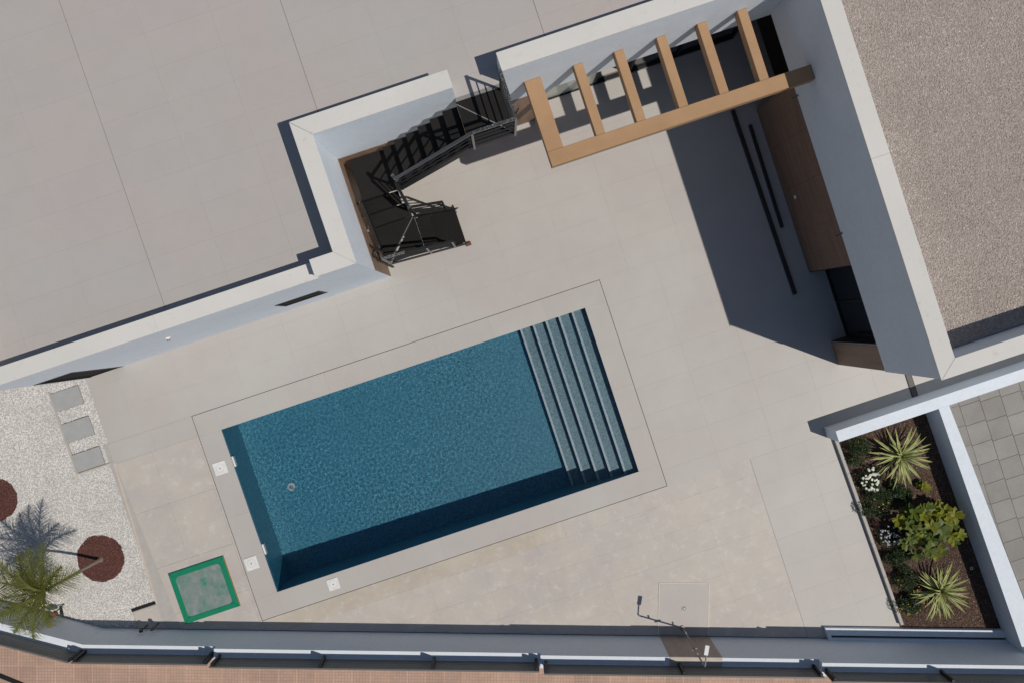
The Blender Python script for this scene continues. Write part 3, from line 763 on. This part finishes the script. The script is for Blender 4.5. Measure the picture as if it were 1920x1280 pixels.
MB().box(-.27, -.17, 1.72, 1.80, .003, .05).build("foot_plate", flat("rusty_primer", (.16, .06, .04), .8), st)
MB().box(-.30, -.24, 2.44, 2.50, .003, .10).build("foot_plate", light_metal, st)

# ------------------------------------------------------------------ boundary wall and fence
HT = [.83, .83, .94, 1.04, 1.21]
bw = thing("boundary_wall", "low white rendered garden wall stepping along the street below the pool", "garden wall", (1.0, -7.4, 0))
def inv(o): o.location = (-1.0, 7.4, 0); return o
outer = offs(LINE, .26)
for k in range(5):
    a, b, c, d = LINE[k], LINE[k + 1], outer[k + 1], outer[k]
    inv(MB().prism([a, b, c, d], -.7 if k else -.7, HT[k]).build("wall_section", white_wall, bw))
def line_pt(x, off, seg):
    a, b = Vector(LINE[seg]), Vector(LINE[seg + 1]); d = (b - a).normalized(); n = Vector((d.y, -d.x))
    t = (x - a.x) / d.x; p = a + d * t + n * off; return p.x, p.y
# brown shower panel on wall face, cap and fence
def pan(x0, x1, o0, o1, z0, z1): return [line_pt(x0, o0, 3), line_pt(x1, o0, 3), line_pt(x1, o1, 3), line_pt(x0, o1, 3)], z0, z1
inv(MB().prism(*pan(.985, 1.965, -.012, -.001, 0.008, 1.052)).build("shower_panel", shower_clad, bw))
inv(MB().prism(*pan(.985, 1.965, 0, .262, 1.041, 1.052)).build("panel_cap", shower_cap, bw))
fo = .165
fence = thing("louvre_fence", "low anthracite louvre fence of horizontal slats on top of the street wall", "fence", (1.0, -7.6, 1.0))
def finv(o): o.location = (-1.0, 7.6, -1.0); return o
FH = .42
spans = [(0, [-14.9, -11.5, -10.02]), (1, [-10.02, -7.545]), (2, [-7.47, -5.46, -3.41, -1.46]), (3, [-1.38, 1.16, 3.72]), (4, [3.80, 5.98, 8.2, 10.4, 12.6])]
for seg, xs in spans:
    z = HT[seg]
    for a, b in zip(xs, xs[1:]):
        for q in range(5):
            z0 = z + .015 + q * .084
            finv(MB().prism([line_pt(a, fo + .004 + .000, seg), line_pt(b, fo + .004, seg), line_pt(b, fo + .022, seg), line_pt(a, fo + .022, seg)], z0, z0 + .076).build("slat", fence_mat, fence))
        finv(MB().prism([line_pt(a, fo - .004, seg), line_pt(b, fo - .004, seg), line_pt(b, fo + .026, seg), line_pt(a, fo + .026, seg)], z + FH + .014, z + FH + .03).build("top_rail", fence_mat, fence))
    for x in xs:
        xx = x + (.05 if x == xs[0] and seg else -.0) - (.05 if x == xs[-1] and seg in (1, 2, 3) else 0)
        cx, cy = line_pt(xx, fo - .035, seg)
        o = bevel(MB().box(-.026, .026, -.03, .03, -.0, FH + .02).build("post", metal, fence), .004)
        o.location = (cx - 1.0, cy + 7.6, z - 1.0); o.rotation_euler = (0, 0, math.atan(WS) if seg else math.atan2(3.285, -4.98) + math.pi)

# ------------------------------------------------------------------ shower
sh = thing("outdoor_shower", "slim steel outdoor shower with white rectangular head before the brown wall panel", "shower", (1.50, -7.30, 0))
MB().disc(0, 0, 0.008, .03, .055, 18).build("base_plate", light_metal, sh)
MB().tube([(0, 0, .03), (.012, -.10, 1.62), (.02, -.095, 1.68), (.03, -.07, 1.70)], .0165, 10).build("pole", light_metal, sh)
MB().tube([(.025, -.085, 1.695), (.105, .10, 1.70)], .014, 8).build("arm", light_metal, sh)
c_, s_ = math.cos(R(-27)), math.sin(R(-27))
hp = [(.115 + a * c_ - b * s_, .13 + a * s_ + b * c_) for a, b in ((-.04, -.03), (.04, -.03), (.04, .16), (-.04, .16))]
bevel(MB().prism(hp, 1.675, 1.70).build("shower_head", white_plastic, sh), .004)
MB().tube([(-.05, -.06, .95), (.06, -.06, .95)], .022, 10).build("tap", light_metal, sh); MB().tube([(0, -.08, 1.25), (0, .0, 1.25)], .018, 8).build("tap", light_metal, sh)
MB().tube([(0, -.02, .35), (0, .06, .35)], .014, 8).build("foot_tap", light_metal, sh)

# ------------------------------------------------------------------ right garden: walls, planter, pavers
gw = thing("garden_wall", "white rendered T shaped garden wall around the planted bed and grey paved yard", "garden wall", (7.9, -4.45, 0))
def ginv(o): o.location = (-7.9, 4.45, 0); return o
ginv(MB().box(5.632, 15, -4.445, -4.215, -.3, .60).build("wall_section", white_wall, gw))
ginv(MB().prism([(7.755, -4.447), (7.975, -4.447), (8.30, wy(8.30)), (7.90, wy(7.90) )], -.3, .60).build("wall_section", white_wall, gw))
pav = flat("grey_paver", (.235, .23, .215), .9, 0, 70, .35)
def paver_mat():
    g = NG("concrete_paver", .9).spec(.2)
    a = g.ramp(g.rnd(), [(0, (.275, .262, .245)), (1, (.32, .31, .29))])
    a = g.mix(a, g.ramp(g.noise(55, 4, .75), [(.3, (.84, .84, .84)), (.7, (1.12, 1.12, 1.12))]), .8, 'MULTIPLY')
    a = g.mix(a, g.ramp(g.noise(2.2, 5, .6), [(.3, (.86, .85, .83)), (.7, (1.08, 1.08, 1.08))]), .8, 'MULTIPLY')
    g.color(a); g.bump(g.noise(120, 3, .6), .3, .004); return g.m
pav = paver_mat()
yard = tag(MB().prism([(7.98, -4.447), (15, -4.447), (15, wy(15)), (8.31, wy(8.31))], -.3, .548).build("yard", flat("yard_joint_sand", (.19, .18, .165), .95)), kind="structure")
ZP = .56
cx0 = [8.19 + .43 * k for k in range(9)]
ry = [-4.447 - .0, -4.52] + [-4.52 - .42 * (k + 1) for k in range(13)]
TILE_CACHE.clear()
k = 0
lay(yard, [7.985, 8.19], ry[::-1], pav, ZP, [(-1, -.064, -7.705)], name="paver", gap=.006, th=.03)
for i in range(len(cx0) - 1):
    sh_ = -.035 * i + random.uniform(-.01, .01)
    rr = [-4.449] + [-4.56 + sh_ - .42 * q for q in range(0, 13)]
    lay(yard, [cx0[i], cx0[i + 1]], rr[::-1], pav, ZP, [wall_clip(.03), (-1, -.064, -7.705)], name="paver", gap=.008, th=.011)

# planter
mul_m = stone_mat("bark_chip", [(0, (.045, .028, .02)), (.5, (.10, .062, .045)), (.95, (.17, .11, .085)), (1, (.35, .30, .26))], .95)
mul_base = flat("planting_soil", (.055, .035, .026), .95)
tag(MB().prism([(5.80, -4.447), (7.756, -4.447), (7.90, wy(7.9) + .05), (5.80, wy(5.80) + .05)], -.3, -.02).build("planting_bed", mul_base), kind="structure")
ng_m = pebble_group("bark_scatter", 5200, .005, .015, mul_m, .45, 21, (2.0, .8))
gravel("bark_mulch", [[(5.81, -4.45), (5.81, wy(5.81) + .26), (7.88, wy(7.88) + .26), (7.75, -4.45)]], -.015, ng_m, mul_base, "dark brown bark mulch covering the planted bed between the garden walls", "mulch")
kerb_m = flat("kerb_concrete", (.44, .42, .39), .85, 0, 60, .2)
kt = thing("planter_kerb", "narrow grey concrete kerb separating the deck from the planted bed", "kerb", (5.75, -6.5, 0))
yy = [-4.45, -5.28, -6.03, -6.85, -7.6, -8.32, -8.68]
for a, b in zip(yy, yy[1:]):
    f = lambda y: 5.735 + (-4.45 - y) * .0306
    MB().prism([(f(a) - 5.75, a + 6.5 - .003), (f(a) + .062 - 5.75, a + 6.5 - .003), (f(b) + .062 - 5.75, b + 6.5 + .003), (f(b) - 5.75, b + 6.5 + .003)], -.1, .095).build("kerb_stone", kerb_m, kt)
lo = thing("planter_ledge", "low white ledge with a dark slot along the foot of the street wall", "ledge", (6.5, -9.0, 0))
def lpt(x, off): return (x - 6.5, wy(x) + off / math.cos(math.atan(WS)) + 9.0)
MB().prism([lpt(4.33, .11), lpt(8.0, .11), lpt(8.0, .262), lpt(4.33, .262)], -.1, .10).build("ledge", white_wall, lo)
MB().prism([lpt(4.33, .0), lpt(8.0, .0), lpt(8.0, .055), lpt(4.33, .055)], -.1, .10).build("rear_strip", white_wall, lo)
MB().prism([lpt(4.33, .055), lpt(4.40, .055), lpt(4.40, .11), lpt(4.33, .11)], -.1, .10).build("slot_end", white_wall, lo)
MB().prism([lpt(4.40, .055), lpt(8.0, .055), lpt(8.0, .11), lpt(4.40, .11)], -.1, .02).build("slot", metal, lo)

# ------------------------------------------------------------------ plants
def leaf_mat(name, c, c2, trans=.25, rough=.5):
    g = NG(name, rough).spec(.35)
    n = g.noise(9, 3, .6)
    g.color(g.ramp(n, [(.3, c), (.7, c2)]))
    m = g.m; out = g.n["Material Output"]
    tr = g.n.new("ShaderNodeBsdfTranslucent"); tr.inputs[0].default_value = (*mul(c2, 1.2), 1)
    mx = g.n.new("ShaderNodeMixShader"); mx.inputs[0].default_value = trans
    g.l.new(g.b.outputs[0], mx.inputs[1]); g.l.new(tr.outputs[0], mx.inputs[2]); g.l.new(mx.outputs[0], out.inputs[0]); return m
def stripe_mat():
    g = NG("variegated_leaf", .45).spec(.35)
    uv = g.n.new("ShaderNodeUVMap"); sp = g.n.new("ShaderNodeSeparateXYZ"); g.l.new(uv.outputs[0], sp.inputs[0])
    d = g.math('ABSOLUTE', g.math('SUBTRACT', sp.outputs[0], .5))
    a = g.ramp(d, [(.0, (.13, .19, .035)), (.16, (.17, .24, .05)), (.26, (.52, .52, .22)), (.5, (.60, .58, .30))])
    base = g.ramp(sp.outputs[1], [(.0, (.25, .2, .1)), (.12, (.55, .56, .34)), (.5, (1, 1, 1)), (1, (.9, .9, .75))])
    g.color(g.mix(a, base, .6, 'MULTIPLY')); return g.m
stripe = stripe_mat()
def leaf_strip(L, W, elev, droop, seg=7):
    """one strap leaf along +x, V folded"""
    b = MB(); uv = []
    x = z = 0; a = elev; ds = L / seg; rows = []
    for i in range(seg + 1):
        t_ = i / seg; wd = W * (.45 + 1.1 * t_ if t_ < .4 else (1 - ((t_ - .4) / .6) ** 1.8) * .89 + .0) ; wd = max(wd, .002)
        rows.append((x, z, wd, a)); x += math.cos(a) * ds; z += math.sin(a) * ds; a -= droop / seg
    for i, (x, z, wd, a) in enumerate(rows):
        b.v += [(x, -wd / 2, z + wd * .28), (x, 0, z), (x, wd / 2, z + wd * .28)]
        uv.append(i / seg)
    for i in range(seg):
        n = 3 * i; b.f += [(n, n + 3, n + 4, n + 1), (n + 1, n + 4, n + 5, n + 2)]
    me = b.mesh("leaf", stripe); u = me.uv_layers.new(name="UVMap")
    for p in me.polygons:
        for li in p.loop_indices:
            vi = me.loops[li].vertex_index; u.data[li].uv = ((vi % 3) * .5, uv[vi // 3])
    return me
def yucca(x, y, label, seed, Lk=1.0):
    rr = random.Random(seed); t = thing("yucca", label, "plant", (x, y, 0), 0, "striped yuccas in the planted bed")
    MB().tube([(0, 0, -.03), (0, 0, .24)], [.06, .045], 8).build("stem", flat("yucca_stem", (.12, .08, .05)), t)
    kinds = [leaf_strip(.66 * Lk, .05, R(12), R(22)), leaf_strip(.68 * Lk, .052, R(26), R(32)), leaf_strip(.62 * Lk, .05, R(44), R(46)), leaf_strip(.50 * Lk, .045, R(64), R(40)), leaf_strip(.36 * Lk, .036, R(76), R(18))]
    n = [15, 17, 14, 11, 7]
    for k in range(5):
        a0 = rr.uniform(0, 6)
        for q in range(n[k]):
            a = a0 + 2 * math.pi * q / n[k] + rr.uniform(-.2, .2)
            o = place(kinds[k], "leaf", t, (0, 0, .10 + .035 * k), a); s = rr.uniform(.8, 1.1)
            o.scale = (s, s * rr.uniform(.8, 1.15), s); o.rotation_euler = (rr.uniform(-.3, .3), rr.uniform(-.12, .10), a)
    return t
yucca(6.90, -5.24, "striped yellow green yucca at the upper end of the bed near the white wall corner", 3)
yucca(6.82, -8.20, "striped yellow green yucca at the lower end of the bed near the street wall", 8, .98)

def leafy(mb, c, n, rad, size, rr, asp=.5, up=.5, lump=None):
    for _ in range(n):
        if lump: q = rr.choice(lump); cc = Vector(q[:3]); rd = q[3]
        else: cc = Vector(c); rd = None
        while True:
            v = Vector((rr.uniform(-1, 1), rr.uniform(-1, 1), rr.uniform(-1, 1)))
            if .25 < v.length < 1: break
        v = v.normalized() * v.length ** .5
        p = cc + (Vector((v.x * rad[0], v.y * rad[1], v.z * rad[2])) if rd is None else v * rd)
        if p.z < .005: p.z = .01 + rr.random() * .03
        d = Vector((rr.gauss(v.x, .5), rr.gauss(v.y, .5), rr.gauss(up * .3, .35))).normalized()
        nn = Vector((rr.gauss(0, .45), rr.gauss(0, .45), 1)); s_ = d.cross(nn).normalized()
        l = size * rr.uniform(.6, 1.25); wd = l * asp
        mb.poly([p, p + d * l * .45 + s_ * wd * .5, p + d * l, p + d * l * .45 - s_ * wd * .5])
dk = leaf_mat("dark_foliage", (.014, .028, .008), (.035, .062, .014))
mid = leaf_mat("mid_foliage", (.055, .085, .012), (.12, .155, .022))
lime = leaf_mat("lime_foliage", (.15, .165, .012), (.30, .31, .035), .4)
yel = flat("yellow_petal", (.55, .42, .03), .6)
wht = flat("white_petal", (.75, .76, .66), .6)
lil = flat("lilac_petal", (.50, .48, .54), .6)
redl = leaf_mat("reddish_foliage", (.035, .014, .012), (.075, .03, .024))
def flowers(t, pts, r, mat, name="flower", k=7):
    me = bpy.data.meshes.new(name)
    b = MB(); b.v.append((0, 0, .006))
    for i in range(k * 2):
        a = math.pi * i / k; q = r * (1 if i % 2 == 0 else .62); b.v.append((q * math.cos(a), q * math.sin(a), 0.0 if i % 2 else .004))
    for i in range(k * 2): b.f.append((0, 1 + i, 1 + (i + 1) % (k * 2)))
    me = b.mesh(name, mat)
    for (x, y, z) in pts:
        o = place(me, name, t, (x, y, z), random.uniform(0, 3)); o.rotation_euler = (random.uniform(-.4, .4), random.uniform(-.4, .4), random.uniform(0, 3)); s = random.uniform(.75, 1.2); o.scale = (s, s, s)
def bush(name, label, cat, x, y, rx, ry, rz, n, size, mat, seed, nf=0, fm=None, fr=.02, asp=.5, extra=None, ring_=None):
    rr = random.Random(seed); t = thing(name, label, cat, (x, y, 0))
    lumps = []
    for _ in range(max(5, int(rx * ry * 90))):
        a = rr.uniform(0, 6.3); d = math.sqrt(rr.random()) * .85
        lumps.append((rx * d * math.cos(a), ry * d * math.sin(a), rz * (.35 + .5 * (1 - d)), rr.uniform(.35, .6) * min(rx, ry)))
    b = MB(); leafy(b, (0, 0, 0), n, None, size, rr, asp, lump=lumps); f = b.build("foliage", mat, t)
    s = MB()
    for q in lumps[:8]: s.tube([(0, 0, -.02), (q[0] * .5, q[1] * .5, q[2] * .6), (q[0], q[1], q[2])], .006, 5)
    s.build("stems", flat("stem_brown", (.06, .04, .03)), t)
    if nf:
        pts = []
        for _ in range(nf):
            a = rr.uniform(0, 6.3); d = math.sqrt(rr.random())
            if ring_: d = ring_ + (1 - ring_) * rr.random()
            pts.append((rx * d * math.cos(a), ry * d * math.sin(a), rz * (1.35 - .45 * d * d) + .05))
        flowers(t, pts, fr, fm)
    return t
bush("shrub", "small dark green shrub under the upper end of the white wall", "shrub", 6.07, -4.88, .26, .26, .25, 1300, .05, dk, 1, 3, yel, .014, .35)
bush("daisy_plant", "dark green daisy plant covered in round white flowers beside the upper yucca", "flowering plant", 6.16, -5.50, .21, .27, .18, 900, .05, dk, 2, 40, wht, .032, .4)
bush("shrub", "dark green shrub with one yellow flower below the white daisies", "shrub", 6.12, -6.04, .30, .30, .24, 2000, .05, dk, 3, 5, yel, .018, .35)
bush("shrub", "very dark spreading shrub between upper yucca and lime green bush", "shrub", 6.60, -5.98, .26, .26, .16, 1500, .05, dk, 4, 0, None)
bush("lilac_daisy_plant", "daisy plant dotted with pale lilac white flowers in the bed middle", "flowering plant", 6.20, -6.74, .22, .24, .16, 500, .05, dk, 5, 48, lil, .022, .4)
bush("shrub", "low reddish brown shrub by the kerb next to the lilac flowers", "shrub", 6.02, -6.42, .10, .16, .10, 300, .04, redl, 6, 0, None)
bush("shrub", "dark green upright shrub below the lilac flowers", "shrub", 6.22, -7.32, .28, .24, .28, 1800, .05, dk, 7, 0, None, asp=.3)
bush("shrub", "mid green feathery shrub left of the lower yucca", "shrub", 6.24, -7.80, .26, .28, .26, 1900, .045, dk, 8, 3, yel, .014, .3)
bush("yellow_daisy_plant", "dark green plant dotted with small yellow flowers beside the lower yucca", "flowering plant", 6.20, -8.24, .33, .28, .18, 2000, .045, dk, 9, 26, yel, .016, .35)
# lime bush of leaf rosettes
def rosette_bush(x, y, label, heads, seed):
    rr = random.Random(seed); t = thing("leafy_bush", label, "bush", (x, y, 0)); st_ = MB()
    def leafm():
        b = MB(); L = .155; N = 5; W = .082
        for i in range(N + 1):
            u = i / N; wd = W * math.sin(math.pi * min(1, (.12 + .88 * u) ** 1.25 * .93 + .02)) ; zc = -.12 * L * u * u
            b.v += [(L * u, -wd / 2, zc + .006), (L * u, 0, zc), (L * u, wd / 2, zc + .006)]
        for i in range(N): n = 3 * i; b.f += [(n, n + 3, n + 4, n + 1), (n + 1, n + 4, n + 5, n + 2)]
        return b
    lb = leafm(); me = lb.mesh("leaf", lime); me2 = lb.mesh("leaf", mid)
    cnt = 0
    for (hx, hy, hz, s, dark) in heads:
        st_.tube([(hx * .2, hy * .2, -.02), (hx * .6, hy * .6, hz * .6), (hx, hy, hz)], .007, 5)
        nl = 9
        for q in range(nl):
            a = 2 * math.pi * q / nl * 1.62 + rr.uniform(-.3, .3)
            if cnt < 290:
                o = place(me2 if dark else me, "leaf", t, (hx, hy, hz - .004 * q), a); o.scale = (s, s, s)
                o.rotation_euler = (rr.uniform(-.3, .3), rr.uniform(-.75, .05), a); cnt += 1
    st_.build("stems", flat("bush_stem", (.09, .07, .04)), t); return t
heads = []
rr = random.Random(31)
for (hx, hy) in ((.0, 0), (.12, .1), (-.16, .12), (-.05, -.15), (.1, -.18), (-.22, -.08), (.24, .02), (.02, .25), (-.28, .2), (.2, .22), (-.12, -.3), (.28, -.14), (.14, .36), (-.1, .36), (.36, .12), (-.33, .02), (.0, -.38), (-.4, .3), (.38, .3), (.42, -.30)):
    heads.append((hx * 1.15 + rr.uniform(-.03, .03), hy * 1.2 + rr.uniform(-.03, .03), rr.uniform(.22, .55), rr.uniform(1.0, 1.35), rr.random() < .45))
for q in ((-.3, -.45), (.2, -.5), (-.45, -.15), (.5, .1), (-.2, .5)): heads.append((q[0], q[1], .3, 1.1, rr.random() < .5))
rosette_bush(6.84, -6.82, "bright lime green broad leaved bush in the middle of the bed", heads, 5)
hb = [(0, 0, .38, 1.15, False), (.14, .10, .42, 1.2, False), (-.1, .12, .3, 1.0, True), (.10, -.1, .3, 1.0, True), (-.02, .26, .36, 1.1, False), (.16, -.34, .35, .9, False), (.02, -.48, .3, .8, True)]
rosette_bush(7.36, -6.80, "lime green bush leaning against the shaded garden wall", hb, 6)
rosette_bush(7.20, -6.02, "small lone lime green seedling by the shaded wall above the big bush", [(0, 0, .12, .8, False), (.05, -.08, .1, .7, False), (-.05, .04, .08, .7, True)], 7)
sp = thing("sprinkler", "small white ringed sprinkler head in the shade by the garden wall", "sprinkler", (7.66, -8.02, 0))
MB().tube([(0, 0, -.02), (0, 0, .05)], .012, 8).build("stem", black_plastic, sp)
MB().tube([(.028 * math.cos(a * math.pi / 8), .028 * math.sin(a * math.pi / 8), .05) for a in range(17)], .008, 6).build("ring", white_plastic, sp)

# palm ----------------------------------------------------------------------
def frond(L, elev, droop, seed, mat):
    rr = random.Random(seed); b = MB(); pts = []; x = z = 0; a = elev; n = 26; ds = L / n
    for i in range(n + 1):
        pts.append(Vector((x, 0, z))); x += math.cos(a) * ds; z += math.sin(a) * ds; a -= droop / n
    b.tube(pts, [.010 * (1 - .8 * i / n) + .002 for i in range(n + 1)], 5)
    for i in range(4, int(n * 2.4)):
        u = i / (n * 2.4); k = u * n; i0 = min(int(k), n - 1); p = pts[i0].lerp(pts[i0 + 1], k - i0); d = (pts[i0 + 1] - pts[i0]).normalized()
        ll = .42 * math.sin(math.pi * min(1, u * .85 + .17)) * rr.uniform(.8, 1.15)
        for s in (-1, 1):
            side = Vector((0, s, 0)); dr = (d * rr.uniform(.55, .95) + side * rr.uniform(.6, .95) + Vector((0, 0, rr.uniform(-.05, .35)))).normalized()
            wv = Vector((0, 0, 1)).cross(dr).normalized() * .0058
            q = p.copy(); prev = None
            for e_ in range(4):
                ww = wv * (1 - e_ / 3.2)
                if prev: b.poly([prev[0], prev[1], q + ww, q - ww])
                prev = (q - ww, q + ww); q = q + dr * ll / 3; dr = (dr + Vector((0, 0, -.28))).normalized()
    return b.mesh("frond", mat)
palm_g = leaf_mat("palm_frond", (.085, .095, .015), (.16, .17, .035), .3)
def palm(x, y, h, label, seed, fr, tilt):
    rr = random.Random(seed); t = thing("palm_tree", label, "palm tree", (x, y, 0))
    tx_, ty_ = tilt
    MB().tube([(0, 0, -.05), (0, 0, .06), (tx_ * .25, ty_ * .25, h * .4), (tx_ * .6, ty_ * .6, h * .75), (tx_, ty_, h)], [.075, .042, .032, .028, .026], 10).build("trunk", flat("palm_trunk", (.22, .18, .14), .9, 0, 60, .5), t)
    for k, (a, L, el, dr) in enumerate(fr):
        me = frond(L, R(el), R(dr), seed * 40 + k, palm_g); o = place(me, "frond", t, (tx_, ty_, h), R(a))
        o.rotation_euler = (rr.uniform(-.25, .25), 0, R(a))
fr = [(8, .95, 42, 70), (28, .8, 55, 80), (62, 1.15, 42, 55), (78, 1.05, 50, 70), (100, 1.0, 45, 80), (125, 1.15, 40, 70), (148, 1.15, 40, 75), (170, 1.25, 42, 75), (192, 1.2, 42, 85), (215, 1.15, 40, 85), (240, 1.05, 45, 85), (262, .8, 50, 90), (185, .85, 68, 70), (90, .8, 68, 60)]
palm(-9.62, -2.04, 1.5, "thin stemmed palm with feathery green fronds rising from the lava stone circle", 4, fr, (-.30, -.04))
palm(-11.62, .02, .7, "second small palm at the left edge of the picture over its lava circle", 9, [(a, .42, 45, 80) for a in range(0, 360, 36)], (-.05, 0))

# garden lights
for k, (x, y, lab) in enumerate(((-9.13, -3.66, "left one of two short dark bollard lights by the street wall"), (-8.90, -3.70, "right one of two short dark bollard lights by the street wall"))):
    t = thing("bollard_light", lab, "garden light", (x, y, 0), 0, "short bollard lights near the wall")
    MB().tube([(0, 0, 0), (0, 0, .30)], .013, 8).build("post", black_plastic, t); bevel(MB().box(-.03, .03, -.03, .03, .28, .34).build("lamp_head", black_plastic, t), .004)
t = thing("spike_spotlight", "small black spike spotlight with a red collar on the gravel by the wall", "spotlight", (-10.72, -2.74, 0))
MB().tube([(0.08, .06, -.03), (0, -.02, .25)], .011, 8).build("spike", black_plastic, t)
MB().tube([(0, -.02, .20), (-.05, -.05, .30), (-.10, -.06, .36)], [.05, .06, .045], 10).build("lamp_head", black_plastic, t)
MB().tube([(-.02, -.03, .27), (-.04, -.04, .31)], .063, 12).build("collar", red_plastic, t)
MB().tube([(0.02, 0, .05), (.05, -.11, .14), (0, -.16, .05)], .03, 8).build("bracket", black_plastic, t)
